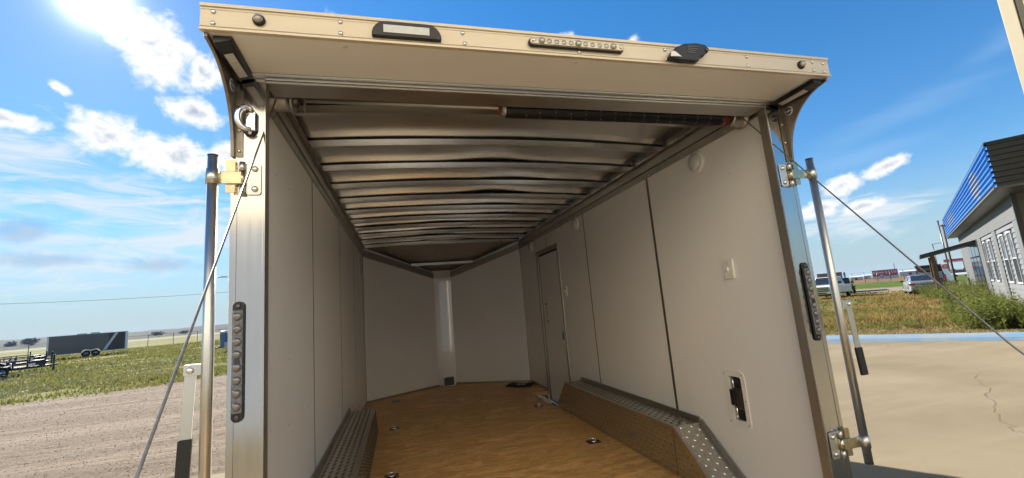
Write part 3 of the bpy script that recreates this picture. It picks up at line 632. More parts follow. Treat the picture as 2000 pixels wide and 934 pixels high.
MB().lathe([(.024, -.2175), (.024, -.2125)], (0, SY - .01, SZ - .02), 'x', 8).build('cone_collar', 'red_paint', sh); MB().lathe([(.009, 0), (.009, -.012), (.004, -.014)], (-.199, SY - .035, SZ - .018), 'y', 6).build('set_screw', 'zinc', sh)
MB().lathe([(.043, 1.078), (.044, 1.082), (.041, 1.112), (.03, 1.118)], (0, SY, SZ - .008), 'x', 18).build('spring_cone', 'red_paint', sh)
def drum(sx):
    o = MB().lathe([(.046, sx * 1.128), (.060, sx * 1.130), (.060, sx * 1.136), (.046, sx * 1.140), (.0465, sx * 1.155), (.0475, sx * 1.17), (.049, sx * 1.19), (.050, sx * 1.210), (.062, sx * 1.214), (.062, sx * 1.222)], (0, SY, SZ - .006), 'x', 24).build('cable_drum', 'dull_alu', sh)
    MB().lathe([(.024, sx * 1.108), (.030, sx * 1.112), (.030, sx * 1.127), (.03, sx * 1.1275)], (0, SY, SZ - .004), 'x', 16).build('drum_hub', 'steel_dark', o)
    b = MB(); b.box((sx * 1.085, SY - .016, SZ - .05), (sx * 1.090, SY + .02, 2.80)); b.box((sx * 1.075, SY - .018, 2.70), (sx * 1.0845, SY - .008, 2.80)); b.build('bearing_plate', 'zinc', sh, .001)
    MB().tube([(sx * 1.188, SY - .047, SZ - .03), (sx * 1.196, -.72, 1.459), (sx * 1.2, -1.84, .168)], .0033, 8).build('lift_cable', 'galv_cable', T)
drum(-1); drum(1)
MB().box((-1.0, .1115, 2.706), (-.795, .1135, 2.716)).build('warning_sticker', 'pink_sticker', header)
# ramp door lying open
rp = Matrix.Rotation(math.atan2(-.36, -2.1) + math.pi, 4, 'X')
rm = MB(); rm.prism([(-.03, .475), (-2.15, .095), (-2.15, .045), (-.03, .425)], 0, -1.16, 1.16); ramp = rm.build('ramp_door', 'plywood', T)
for sx in (-1, 1): MB().prism([(-.03, .482), (-2.16, .100), (-2.16, .040), (-.03, .42)], 0, sx * 1.1605, sx * 1.235).build('ramp_edge', 'brushed_alu_x', ramp)
MB().prism([(-2.1505, .100), (-2.20, .06), (-2.20, .04), (-2.1505, .04)], 0, -1.16, 1.16).build('ramp_lip', 'brushed_alu_x', ramp)
# fittings on the right wall
def dome(y, z, r):
    o = MB().lathe([(r, W_ - .0002), (r, W_ - .008), (r * .93, W_ - .014), (r * .80, W_ - .0165)], (0, y, z), 'x', 28).build('dome_light', 'white_plastic', wall_r)
    MB().lathe([(r * .78, W_ - .0167), (r * .74, W_ - .028), (r * .50, W_ - .038), (r * .1, W_ - .041)], (0, y, z), 'x', 28).build('diffuser', 'lens_white', o)
dome(.640, 2.565, .074); dome(2.715, 2.575, .074); dome(4.475, 2.57, .074)
def switch(y, z):
    o = MB().prism([(y - .038, z - .060), (y + .038, z - .060), (y + .038, z + .060), (y - .038, z + .060)], 0, W_ - .016, W_ - .0003).build('light_switch', 'white_plastic', wall_r, .005)
    MB().prism([(y - .006, z - .012), (y + .006, z - .012), (y + .006, z + .010), (y - .006, z + .012)], 0, W_ - .030, W_ - .0163).build('toggle', 'white_plastic', o, .002)
    for q in (z - .036, z + .036): MB().lathe([(.004, W_ - .0162), (.004, W_ - .0175)], (0, y, q), 'x', 8).build('screw', 'rivet', o)
switch(.497, 1.826); switch(3.215, 1.836)
# recessed latch
ol, il = rrect(.522, .700, .872, 1.214, .040, 5), rrect(.554, .653, .916, 1.174, .014, 5)
b = MB(); n = len(ol); vs = []
for x, lp in ((W_ - .0005, ol), (W_ - .006, [(q[0] + (.002 if q[0] < .61 else -.002), q[1] + (.002 if q[1] < 1.04 else -.002)) for q in ol]), (W_ - .006, il), (W_ + .012, il)): vs += [(x, q[0], q[1]) for q in lp]
b.add(vs, [(i + n * k, (i + 1) % n + n * k, (i + 1) % n + n * (k + 1), i + n * (k + 1)) for k in range(3) for i in range(n)]); latch = b.build('recessed_latch', 'white_plastic', wall_r)
b = MB(); b.box((W_ + .0125, .545, .905), (W_ + .036, .663, 1.185)); b.build('latch_pocket', 'black_plastic', latch)
MB().box((W_ - .002, .575, .985), (W_ + .012, .640, 1.105)).build('latch_body', 'steel_dark', latch, .004)
MB().box((W_ - .012, .622, 1.0), (W_ - .003, .655, 1.095)).build('latch_handle', 'black_plastic', latch, .003)
for z0, z1 in ((.925, 1.0), (1.09, 1.165)): MB().tube([(W_ + .002, .628, z0), (W_ + .002, .628, z1)], .0055, 10).build('latch_rod', 'chrome', latch)
MB().box((W_ + .004, .560, 1.10), (W_ + .0115, .61, 1.104)).build('latch_edge', 'zinc_yellow', latch); MB().box((W_ + .004, .560, .982), (W_ + .0115, .61, .986)).build('latch_edge', 'zinc_yellow', latch)
for y, z in ((.54, .9), (.684, .9), (.54, 1.19), (.684, 1.19), (.536, 1.04)): MB().lathe([(.004, W_ - .0058), (.004, W_ - .008)], (0, y, z), 'x', 8).build('screw', 'steel_dark', latch)
# side door
fr = MB(); xa, xb = W_ - .008, W_ + .03
fr.box((xa, 3.352, .37), (xb, 3.402, 2.405)); fr.box((xa, 4.204, .37), (xb, 4.272, 2.405)); fr.box((xa, 3.352, 2.4055), (xb, 4.272, 2.462)); door_frame = fr.build('door_frame', 'dull_alu', wall_r, .003)
gk = MB(); gk.box((W_ + .012, 4.176, .37), (W_ + .03, 4.2035, 2.404)); gk.box((W_ + .012, 3.4025, 2.380), (W_ + .03, 4.175, 2.4045)); gk.box((W_ + .012, 3.4025, .37), (W_ + .03, 3.412, 2.379)); gk.box((W_ + .012, 3.4125, .37), (W_ + .03, 4.175, .392)); gk.build('gasket', 'black_rubber', door_frame)
door = MB().box((W_ + .008, 3.4135, .394), (W_ + .056, 4.1745, 2.3785)).build('side_door', 'wall_white', wall_r)
o = MB().box((W_ - .004, 3.432, 1.235), (W_ + .0075, 3.510, 1.352)).build('door_handle', 'zinc', door, .002)
MB().box((W_ - .009, 3.442, 1.255), (W_ - .0045, 3.475, 1.335)).build('handle_paddle', 'black_plastic', o, .002)
o = MB().box((W_ + .0068, 3.985, 1.42), (W_ + .0076, 4.095, 1.72)).build('warning_label', 'wall_white', door)
MB().box((W_ + .0058, 4.0, 1.685), (W_ + .0066, 4.08, 1.712)).build('label_band', 'label_red', o); MB().box((W_ + .0058, 4.032, 1.62), (W_ + .0066, 4.045, 1.665)).build('label_mark', 'label_red', o)
b = MB()
for i in range(8): b.box((W_ + .0058, 4.004, 1.508 + i * .012), (W_ + .0066, 4.072 - .012 * (i % 3), 1.513 + i * .012))
for i in range(3): b.box((W_ + .0058, 4.052, 1.44 + i * .016), (W_ + .0066, 4.076, 1.449 + i * .016))
kind(b.build('label_print', 'label_grey', o), 'stuff'); MB().box((W_ + .0058, 3.995, 1.436), (W_ + .0066, 4.022, 1.482)).build('label_mark', 'label_red', o)
# vent on the left wall
o = MB().box((-W_ + .0005, 4.60, 2.31), (-W_ + .008, 4.70, 2.575)).build('wall_vent', 'zinc', wall_l, .001)
for z0, z1 in ((2.335, 2.365), (2.375, 2.50), (2.51, 2.56)): MB().box((-W_ + .0078, 4.625, z0), (-W_ + .0092, 4.68, z1)).build('slot', 'black_plastic', o)
# tie-down rings set in the floor
rg = MB(); rg.prism(rrect(-.055, .055, -.048, .048, .012, 3), 2, 0.0006, .004); rgm = rg.mesh('tie_down'); rgm.materials.append(M['steel_dark'])
pan = MB().lathe([(.034, .0042), (.033, .0048), (.012, .0045)], (0, 0, 0), 'z', 18).mesh('pan'); pan.materials.append(M['black_plastic'])
ring = MB().tube([(.026 * math.cos(rad(a)), .026 * math.sin(rad(a)), .010 + .010 * max(0, math.sin(rad(a)))) for a in range(0, 361, 24)], .0045, 8).mesh('ring'); ring.materials.append(M['chrome'])
first = None
for x, y in ((-.835, 1.965), (-.835, 3.406), (-.835, 4.936), (.845, 1.94), (.845, 3.473)):
    o = bpy.data.objects.new('tie_down', rgm); COL.objects.link(o); o.parent = T; o.location = (x, y, .5)
    for nm, me in (('pan', pan), ('ring', ring)):
        c = bpy.data.objects.new(nm, me); COL.objects.link(c); c.parent = o
# running gear
tm = MB().lathe([(.20, -.10), (.32, -.095), (.345, -.07), (.345, .07), (.32, .095), (.20, .10)], (0, 0, 0), 'x', 28).mesh('wheel'); tm.materials.append(M['tyre'])
rmm = MB().lathe([(.205, -.08), (.205, .08), (.16, .085), (.06, .06), (.05, .105)], (0, 0, 0), 'x', 20).mesh('rim'); rmm.materials.append(M['rim'])
for sx in (-1, 1):
    for y in (1.55, 2.42):
        o = bpy.data.objects.new('wheel', tm); COL.objects.link(o); o.parent = T; o.location = (sx * 1.145, y, .345); o.rotation_euler = (0, 0, 0 if sx > 0 else math.pi)
        c = bpy.data.objects.new('rim', rmm); COL.objects.link(c); c.parent = o
ch = MB()
for sx in (-1, 1): ch.box((sx * .9, .0, .33), (sx * .98, 5.2, .449))
for y in (.3, 1.0, 3.1, 4.0, 4.9): ch.box((-.899, y, .36), (.899, y + .06, .448))
ch.build('chassis', 'black_steel', T)
tg = MB(); tg.tube([(-.95, 5.0, .40), (0, 7.1, .40)], .05, 6); tg.tube([(.95, 5.0, .40), (0, 7.1, .401)], .05, 6); tg.tube([(0, 6.6, .06), (0, 6.6, .62)], .035, 10); tg.build('tongue', 'black_steel', T)
# loose things inside
o = thing('floor_mat', 'black rubber mat lying on the plywood floor near the side door', 'mat', (1.02, 4.90, .5005), rad(-34))
def matp(u, v): x, y = (u - .5) * .40, (v - .5) * .30; return (x, y, .004 + .012 * math.sin(5 * x + 3) ** 2 + .008 * math.cos(9 * y) ** 2)
mm = MB(); mm.quadgrid(matp, 12, 8); q = mm.build('mat_sheet', 'mat_black', o); md = q.modifiers.new('thick', 'SOLIDIFY'); md.thickness = .006; md.offset = 1
mp = MB(); mp.quadgrid(lambda u, v: tuple(a + b for a, b in zip(matp(.35 + u * .35, .3 + v * .4), (0, 0, .0085))), 8, 4); mp.build('mat_print', 'label_grey', o)
o = thing('floor_blower', 'black box with grey rim standing on the floor at the point of the nose', 'box', (.01, 5.68, .5005))
MB().prism(rrect(-.095, .095, .0, .150, .022, 5), 1, -.03, .07).build('box_shell', 'zinc', o, .004); MB().prism(rrect(-.082, .082, .012, .146, .02, 5), 1, -.046, -.0305).build('front_cover', 'black_plastic', o, .006)
# ------------------------------------------------------------------ shop walls behind and beside the pad
def rib_wall(b, p, q, z0, z1, step=.3, dep=.035):
    # ribbed sheet from p to q (plan points); ribs stand out on the left-hand side of p->q
    p, q = Vector((*p, 0)), Vector((*q, 0)); L = (q - p).length; d = (q - p) / L; n = Vector((-d.y, d.x, 0)); pts = []; t = 0
    while t < L - 1e-6:
        for dt, h in ((0, 0), (.06, dep), (.11, dep), (.17, 0)):
            if t + dt < L: pts.append(p + d * (t + dt) + n * h)
        t += step
    pts.append(q); vs = [Vector((v.x, v.y, z)) for z in (z0, z1) for v in pts]; k = len(pts)
    b.add(vs, [(i, i + 1, k + i + 1, k + i) for i in range(k - 1)]); return b
sh_ = thing('shop_building', 'cream ribbed steel shop wall, its corner rising into the sky at the frame edge', 'building', (10.2, 2.80, 0))
MB().box((.05, -6.2, 0), (9, -.05, 8.6)).build('core', 'cream_steel', sh_)
w = MB(); rib_wall(w, (0, 0), (0, -6.2), 0, 8.6, .26); rib_wall(w, (9, 0), (0, 0), 0, 8.6, .26); w.build('ribbed_wall', 'cream_steel', sh_) if False else None
w1 = MB(); rib_wall(w1, (0, -6.2), (0, -.14), .1, 8.6, .26, .04); w1.build('ribbed_wall', 'cream_steel', sh_)
w2 = MB(); rib_wall(w2, (.14, 0), (9, 0), .1, 8.6, .26, .04); w2.build('ribbed_wall', 'cream_steel', sh_)
MB().box((-.05, -.14, 0), (.14, .05, 8.6)).build('corner_trim', 'cream_trim', sh_, .006)
MB().box((-.25, -6.4, 8.605), (9.2, .25, 8.85)).build('roof', 'cream_trim', sh_)
s2 = thing('shop_building', 'unseen long cream ribbed steel shop, made extra pale to bounce sunlight, with grey roll-up doors behind the camera', 'building', (-18, -6.6, 0))
MB().box((0, -9, 0), (23.5, -.06, 8.2)).build('core', 'cream_bounce', s2)  # unseen walls coloured extra pale to bounce sunlight into the trailer
w = MB(); rib_wall(w, (0, 0), (23.5, 0), .1, 8.2, .3, .04); w.build('ribbed_wall', 'cream_bounce', s2)
for x0 in (2.0, 7.4, 12.6, 17.8):
    d = MB()
    for i in range(14): d.box((x0, -.05 + .004 * (i % 2), .02 + i * .25), (x0 + 4.4, .055, .262 + i * .25))
    MB().box((x0 - .12, -.04, 0), (x0 + 4.52, .045, 3.66)).build('door_trim', 'cream_trim', s2); kind(d.build('roll_door', 'door_grey', s2, .004), 'stuff')
MB().box((-.3, -9.3, 8.205), (23.8, .3, 8.5)).build('roof', 'cream_trim', s2)

# ------------------------------------------------------------------ grey building with the blue fascia
GA = math.atan2(.533, .846)
gb = thing('grey_building', 'grey sided commercial building with bright blue ribbed fascia and tall narrow windows', 'building', (21.56, 8.61, 0), GA)
GL = 27.5
MB().box((.05, -11, 0), (GL, -.06, 5.4)).build('core', 'steel_grey_siding', gb)
def vribs(x0, x1, z0, z1, m='steel_grey_siding', step=.30):
    b = MB(); rib_wall(b, (x0, -.03), (x1, -.03), z0, z1, step, .04); return b.build('ribbed_siding', m, gb)
vribs(0, 12.9, 3.42, 4.6); vribs(21.2, GL, .0, 4.6); vribs(12.9, 21.2, 3.42, 4.6)
def lap(x0, x1, z0, z1, hole=()):
    n = int((z1 - z0) / .2); h = (z1 - z0) / n
    for i in range(n):
        za, zb = z0 + i * h, z0 + (i + 1) * h; xs = [(x0, x1)]
        for hx0, hx1, hz0, hz1 in hole:
            if zb > hz0 + .05 and za < hz1 - .05: xs = [r for a, b in xs for r in ((a, min(b, hx0)), (max(a, hx1), b)) if r[1] - r[0] > .05]
        for a, b in xs: LAP[0].append((a, b, za, zb))
LAP = [[]]
WN = [(2.05, 3.05), (4.15, 5.2), (8.35, 9.25), (10.65, 11.6)]
lap(1.15, 6.2, .0, 3.36, [(a - .06, b + .06, .88, 3.06) for a, b in WN[:2]]); lap(7.4, 12.3, .0, 3.36, [(a - .06, b + .06, .88, 3.06) for a, b in WN[2:]])
for a, b, za, zb in LAP[0]:
    MB().add([(a, .0, zb), (b, .0, zb), (b, .035, za + .004), (a, .035, za + .004), (a, -.05, za + .004), (b, -.05, za + .004), (a, -.05, zb), (b, -.05, zb)], [(0, 1, 2, 3), (3, 2, 5, 4), (0, 3, 4, 6), (1, 7, 5, 2)]).build('siding_board', 'siding_light', gb)
for x0, x1 in ((.0, 1.12), (6.24, 7.36), (12.34, 13.4)): MB().box((x0, -.05, 0), (x1, .05, 3.40)).build('pilaster', 'steel_grey_siding', gb)
MB().box((-.14, -.06, 0), (-.004, .08, 4.6)).build('corner_post', 'black_steel', gb)
MB().box((0, -.05, 3.362), (13.4, .062, 3.42)).build('head_trim', 'steel_grey_siding', gb)
for a, b in WN:
    f = MB(); f.box((a - .04, .0, .885), (a, .075, 3.055)); f.box((b, .0, .885), (b + .04, .075, 3.055)); f.box((a, .0, 3.0), (b, .075, 3.055)); f.box((a, .0, .885), (b, .085, .945)); f.box((a, .0, 1.93), (b, .06, 1.965))
    o = f.build('window', 'window_white', gb)
    MB().box((a, .0, 1.966), (b, .03, 2.999)).build('pane', 'pane', o); MB().box((a, .0, .946), (b, .03, 1.929)).build('pane', 'pane_dark', o)
dr = MB(); dr.box((14.2, -.05, 0), (20.4, .06, 3.40)); o = dr.build('entrance', 'black_steel', gb)
for i in range(3):
    x0 = 14.5 + i * 1.95; MB().box((x0, .0605, .1), (x0 + 1.7, .08, 2.3)).build('pane', 'pane_dark', o); MB().box((x0, .0605, 2.4), (x0 + 1.7, .08, 3.25)).build('pane', 'pane', o)
for x0 in (13.42, 20.42): MB().box((x0, -.05, 0), (x0 + .76, .05, 3.41)).build('pilaster', 'steel_grey_siding', gb)
# fascia: horizontally ribbed, blue to the front, black to the side
fz0, fz1 = 4.36, 5.90; FX = -2.4
def hribs(b, P, D, L, N, z0, z1, nr):
    h = (z1 - z0) / nr; prof = []
    for i in range(nr): prof += [(0, z0 + i * h), (0, z0 + i * h + h * .60), (.07, z0 + i * h + h * .68), (.07, z0 + i * h + h * .92)]
    prof.append((0, z1)); P, D, N = Vector(P), Vector(D), Vector(N); k = len(prof)
    vs = [P + D * t + N * q[0] + Vector((0, 0, q[1])) for t in (0, L) for q in prof]
    b.add(vs, [(i, i + 1, k + i + 1, k + i) for i in range(k - 1)])
b = MB(); hribs(b, (FX, .60, 0), (1, 0, 0), GL + 2.9, (0, 1, 0), fz0, fz1, 8); b.build('fascia', 'blue_steel', gb)
b = MB(); hribs(b, (FX, .60, 0), (0, -1, 0), 12, (-1, 0, 0), fz0, fz1, 8); b.build('side_fascia', 'black_steel', gb)
MB().box((FX + .01, -11.4, fz0 - .06), (GL + .5, .59, fz0 - .002)).build('soffit', 'steel_grey_siding', gb)
MB().box((FX - .07, -11.4, fz1 + .002), (GL + .5, .66, fz1 + .06)).build('cap', 'black_steel', gb)
MB().box((FX - .02, .602, fz0 - .05), (GL + .5, .685, fz0 - .002)).build('drip_edge', 'steel_grey_siding', gb)
for cx, r in ((2.7, .60), (17.5, .42), (20.6, .5)):
    h = (fz1 - fz0) / 8; b = MB()
    for i in range(8):
        for a0, a1, yy in ((0, .60, .603), (.68, .92, .673)):
            za, zb = fz0 + i * h + a0 * h, fz0 + i * h + a1 * h; zm = (za + zb) / 2 - (fz0 + fz1) / 2 - .02
            if abs(zm) < r: w = math.sqrt(r * r - zm * zm) * 2.3; b.add([(cx - w, yy + .003, za), (cx + w, yy + .003, za), (cx + w, yy + .003, zb), (cx - w, yy + .003, zb)], [(0, 1, 2, 3)])
    kind(b.build('bare_spot', 'circle_grey', gb), 'stuff')
aw = thing('entrance_awning', 'dark flat awning sloping out from the grey building on a brown timber post', 'awning', (21.56, 8.61, 0), GA)
MB().add([(14.6, .1, 3.18), (20.2, .1, 3.18), (20.2, 2.7, 2.62), (14.6, 2.7, 2.62), (14.6, .1, 3.38), (20.2, .1, 3.38), (20.2, 2.7, 2.80), (14.6, 2.7, 2.80)], [(0, 3, 2, 1), (4, 5, 6, 7), (0, 1, 5, 4), (1, 2, 6, 5), (2, 3, 7, 6), (3, 0, 4, 7)]).build('awning_roof', 'black_steel', aw)
for x in (15.0, 19.8): MB().prism([(x - .12, 2.0), (x + .12, 2.0), (x + .12, 2.24), (x - .12, 2.24)], 2, 0, 2.68).build('post', 'wood_post', aw, .01)

# ------------------------------------------------------------------ vehicles
wh = MB().lathe([(.20, -.09), (.31, -.09), (.335, -.06), (.335, .06), (.31, .09), (.20, .09)], (0, 0, 0), 'y', 20).mesh('wheel'); wh.materials.append(M['tyre'])
rmh = MB().lathe([(.20, -.092), (.20, .092), (.10, .08), (.04, .095)], (0, 0, 0), 'y', 14).mesh('rim'); rmh.materials.append(M['rim'])
def loft(secs, name, m, parent, bevel=.03):
    # sections along x: (x, half width low, half width high, z low, z high)
    b = MB(); vs = []
    for x, wl, wh_, zl, zh in secs: vs += [(x, -wl, zl), (x, wl, zl), (x, wh_, zh), (x, -wh_, zh)]
    n = len(secs); fs = [(0, 1, 2, 3), (4 * n - 4, 4 * n - 1, 4 * n - 2, 4 * n - 3)]
    for i in range(n - 1):
        for j in range(4): fs.append((4 * i + j, 4 * i + (j + 1) % 4, 4 * i + 4 + (j + 1) % 4, 4 * i + 4 + j))
    return b.add(vs, fs).build(name, m, parent, bevel)
def wheels(t, xs, y, r=.335):
    for x in xs:
        for sy in (-1, 1):
            o = bpy.data.objects.new('wheel', wh); COL.objects.link(o); o.parent = t; o.location = (x, sy * y, r); o.scale = (r / .335, 1, r / .335)
            c = bpy.data.objects.new('rim', rmh); COL.objects.link(c); c.parent = o
def quad(pts, name, m, parent):
    b = MB(); P = [Vector(p) for p in pts]; n = (P[1] - P[0]).cross(P[2] - P[0]).normalized() * .012; b.add([p - n for p in P] + [p + n for p in P], [(0, 3, 2, 1), (4, 5, 6, 7), (0, 1, 5, 4), (1, 2, 6, 5), (2, 3, 7, 6), (3, 0, 4, 7)]); return b.build(name, m, parent)
# white pickup, nose towards the camera
pk = thing('pickup_truck', 'white pickup truck with chrome barred grille parked nose-on across the dry grass', 'pickup', pol(50.95, 49.5), rad(90 - 50.95 + 180 - 15))
loft([(-2.9, .96, .95, .45, 1.15), (2.35, .98, .96, .45, 1.18), (2.62, .98, .93, .45, 1.20), (2.80, .93, .86, .5, 1.12)], 'body', 'car_white', pk, .05)
loft([(-1.0, .94, .76, 1.14, 1.92), (.75, .94, .76, 1.14, 1.93), (1.35, .94, .78, 1.14, 1.26)], 'cab', 'car_white', pk, .04)
quad([(1.375, -.80, 1.285), (1.375, .80, 1.285), (.845, .70, 1.885), (.845, -.70, 1.885)], 'windscreen', 'glass_dark', pk)
for sy in (-1, 1):
    quad([(-.9, sy * .915, 1.28), (.75, sy * .915, 1.28), (.65, sy * .80, 1.82), (-.85, sy * .80, 1.82)], 'side_window', 'glass_dark', pk)
    MB().box((.9, sy * .98, 1.28), (1.05, sy * 1.20, 1.50)).build('mirror', 'black_plastic', pk, .02); MB().box((2.70, sy * .66, .88), (2.815, sy * .93, 1.06)).build('headlight', 'headlight', pk, .01)
gr = MB().box((2.66, -.64, .70), (2.825, .64, 1.08)).build('grille', 'black_plastic', pk, .01)
for z in (.80, .92, 1.03): MB().box((2.826, -.66, z - .022), (2.845, .66, z + .022)).build('grille_bar', 'chrome', gr)
MB().box((2.60, -.97, .46), (2.92, .97, .68)).build('bumper', 'chrome', pk, .03); MB().box((2.922, -.5, .50), (2.93, .5, .60)).build('air_intake', 'black_plastic', pk)
MB().box((2.4, -.9, .30), (2.86, .9, .44)).build('valance', 'black_plastic', pk)
wheels(pk, (-1.9, 1.75), .86, .39)
# dark off-roader half hidden beside it
jp = thing('off_roader', 'black boxy off-road vehicle parked beyond the white pickup, its edge showing', 'car', pol(51.95, 57.5), rad(90 - 52 + 180 + 6))
loft([(-1.9, .80, .80, .55, 1.12), (2.0, .80, .78, .55, 1.10)], 'body', 'car_black', jp, .04); loft([(-1.9, .78, .70, 1.11, 1.72), (.45, .78, .70, 1.11, 1.73), (.65, .78, .72, 1.11, 1.2)], 'hard_top', 'car_black', jp, .04)
for sy in (-1, 1):
    MB().lathe([(.10, 2.0), (.10, 2.03), (.06, 2.04)], (0, sy * .55, .92), 'x', 14).build('headlight', 'headlight', jp); MB().box((1.2, sy * .76, .78), (2.05, sy * .98, .86)).build('mudguard', 'black_plastic', jp, .02); MB().box((.55, sy * .80, 1.15), (.66, sy * 1.02, 1.36)).build('mirror', 'black_plastic', jp, .02)
quad([(.66, -.66, 1.2), (.66, .66, 1.2), (.52, .62, 1.62), (.52, -.62, 1.62)], 'windscreen', 'glass_dark', jp)
gj = MB().box((2.005, -.42, .72), (2.025, .42, 1.05)).build('grille', 'black_plastic', jp)
for i in range(7): MB().box((2.026, -.36 + i * .12 - .02, .76), (2.034, -.36 + i * .12 + .02, 1.02)).build('grille_slot', 'steel_dark', gj)
MB().box((2.05, -.8, .48), (2.22, .8, .66)).build('bumper', 'black_plastic', jp, .02); wheels(jp, (-1.3, 1.45), .82, .42)
# silver saloon seen from behind
se = thing('silver_sedan', 'silver saloon car seen from behind, parked with its right half in tall weeds', 'car', pol(58.0, 46.2), rad(90 - 58 + 6))
loft([(-2.30, .76, .74, .40, .90), (-2.22, .86, .80, .30, 1.02), (-1.5, .90, .82, .26, 1.06), (1.2, .90, .84, .26, 1.0), (2.1, .86, .74, .28, .82), (2.3, .7, .6, .32, .7)], 'body', 'car_silver', se, .05)
loft([(-1.72, .80, .66, 1.02, 1.08), (-.95, .82, .60, 1.02, 1.44), (.1, .82, .60, 1.0, 1.45), (1.05, .80, .66, .98, 1.02)], 'cabin', 'car_silver', se, .05)
quad([(-1.70, -.62, 1.115), (-1.70, .62, 1.115), (-1.03, .55, 1.43), (-1.03, -.55, 1.43)], 'rear_window', 'glass_dark', se)
for sy in (-1, 1):
    quad([(-1.1, sy * .80, 1.09), (.75, sy * .80, 1.07), (.1, sy * .645, 1.38), (-.9, sy * .645, 1.38)], 'side_window', 'glass_dark', se)
    MB().box((-2.31, sy * .48, .76), (-2.10, sy * .85, .90)).build('tail_light', 'tail_red', se, .015); MB().box((.75, sy * .86, .98), (.92, sy * 1.04, 1.12)).build('mirror', 'black_plastic', se, .02)
MB().box((-2.325, -.26, .62), (-2.305, .26, .74)).build('number_plate', 'window_white', se); MB().box((-2.32, -.44, .765), (-2.30, .44, .80)).build('trunk_trim', 'black_plastic', se)
MB().box((-2.33, -.72, .30), (-2.1, .72, .42)).build('rear_valance', 'steel_dark', se, .02); MB().box((-2.335, -.78, .46), (-2.2, .78, .60)).build('bumper', 'car_silver', se, .03); wheels(se, (-1.35, 1.4), .80, .32)
# dark SUV with the tailgate up
su = thing('dark_suv', 'black SUV with its tailgate raised, beyond the silver saloon beside the timber post', 'car', pol(59.35, 53), rad(90 - 59.3 - 10))
loft([(-2.2, .90, .88, .40, 1.05), (1.5, .92, .88, .36, 1.05), (2.3, .84, .76, .4, .92)], 'body', 'car_black', su, .05); loft([(-2.1, .88, .72, 1.04, 1.70), (.1, .88, .72, 1.04, 1.74), (1.0, .86, .74, 1.04, 1.1)], 'cabin', 'car_black', su, .05)
tg_ = MB().add([(-2.05, -.74, 1.72), (-2.05, .74, 1.72), (-2.75, .82, 2.22), (-2.75, -.82, 2.22), (-2.08, -.74, 1.64), (-2.08, .74, 1.64), (-2.80, .82, 2.13), (-2.80, -.82, 2.13)], [(0, 1, 2, 3), (4, 7, 6, 5), (0, 4, 5, 1), (1, 5, 6, 2), (2, 6, 7, 3), (3, 7, 4, 0)]).build('tailgate', 'car_black', su)
quad([(-2.2, -.56, 1.712), (-2.2, .56, 1.712), (-2.52, .58, 1.935), (-2.52, -.58, 1.935)], 'tailgate_glass', 'pane', tg_)
MB().box((-2.23, -.70, 1.06), (-2.12, .70, 1.62)).build('boot_opening', 'pane', su); MB().box((-2.36, -.86, .45), (-2.18, .86, .70)).build('bumper', 'black_plastic', su, .03)
for sy in (-1, 1): MB().box((-2.22, sy * .72, .9), (-2.1, sy * .89, 1.35)).build('tail_light', 'tail_red', su, .01)
wheels(su, (-1.4, 1.5), .82, .37)
bt = thing('storage_container', 'rusty tan steel container standing behind the white pickup', 'container', pol(51.12, 66), rad(90 - 51.12))
MB().box((-3, -1.2, .15), (3, 1.2, 2.38)).build('container_wall', 'rust_tan', bt, .02)
for i in range(9): MB().box((-3.04, -1.1 + i * .26, .25), (-3.002, -1.0 + i * .26, 2.28)).build('corrugation', 'rust_tan', bt)
MB().box((-3.05, -1.22, 2.382), (3.05, 1.22, 2.44)).build('container_roof', 'steel_dark', bt)

# ------------------------------------------------------------------ far side of the field
def strip_sheet(name, az, d0, d1, half, z, m):
    c, s = math.cos(rad(az)), math.sin(rad(az)); P = lambda D, t: (CAM.x + D * s + t * c, CAM.y + D * c - t * s)
    return sheet(name, [P(d0, -half), P(d0, half), P(d1, half), P(d1, -half)], z, m)
strip_sheet('dirt_road', 55, 57.5, 74, 45, -.004, 'dirt_road'); strip_sheet('field', 55, 80, 134, 75, -.006, 'green_crop'); strip_sheet('field', 55, 134.5, 420, 160, -.005, 'brown_weeds')
strip_sheet('dirt_track', -28, 58.2, 60.6, 40, -.004, 'dirt_road'); strip_sheet('road', -28, 300, 345, 500, -.005, 'pale_road')
def far_box(name, label, cat, az0, az1, D, z1, m, roof=None, dep=6., parts=(), z0=0., grp=None):
    a = (az0 + az1) / 2; w = D * math.tan(rad(abs(az1 - az0) / 2)); t = thing(name, label, cat, pol(a, D), rad(-a), grp)
    MB().box((-w, 0, z0), (w, dep, z1)).build('wall', m, t)
    if roof: MB().prism([(-.3, z1 + .002), (dep + .3, z1 + .002), (dep / 2, z1 + .5)], 0, -w - .3, w + .3).build('roof', roof, t)
    else: MB().box((-w - .1, -.1, z1 + .002), (w + .1, dep + .1, z1 + .14)).build('roof', 'far_white' if m != 'far_white' else 'steel_grey_siding', t)
    for x0, x1, za, zb, mm, nm in parts: MB().box((x0 * w, -.06, za), (x1 * w, -.003, zb)).build(nm, mm, t)
    return t
rb = far_box('red_building', 'low red building with white lettering on its long front, far across the field', 'building', 54.66, 56.62, 250, 3.75, 'far_red', None, 8,
        [(-.93, -.80, 2.3, 3.2, 'window_white', 'sign_disc'), (-.74, -.05, 2.55, 3.05, 'window_white', 'sign_lettering'), (.06, .17, 2.2, 3.45, 'window_white', 'sign_letter'), (.26, .42, 2.45, 3.2, 'window_white', 'sign_letter'), (.50, .60, 2.2, 3.45, 'window_white', 'sign_letter'), (.68, .92, 2.3, 3.35, 'pink_sticker', 'sign_panel'), (-1, 1, 0, 1.2, 'far_white', 'plinth'), (-.4, -.2, .3, 1.9, 'window_white', 'door')])
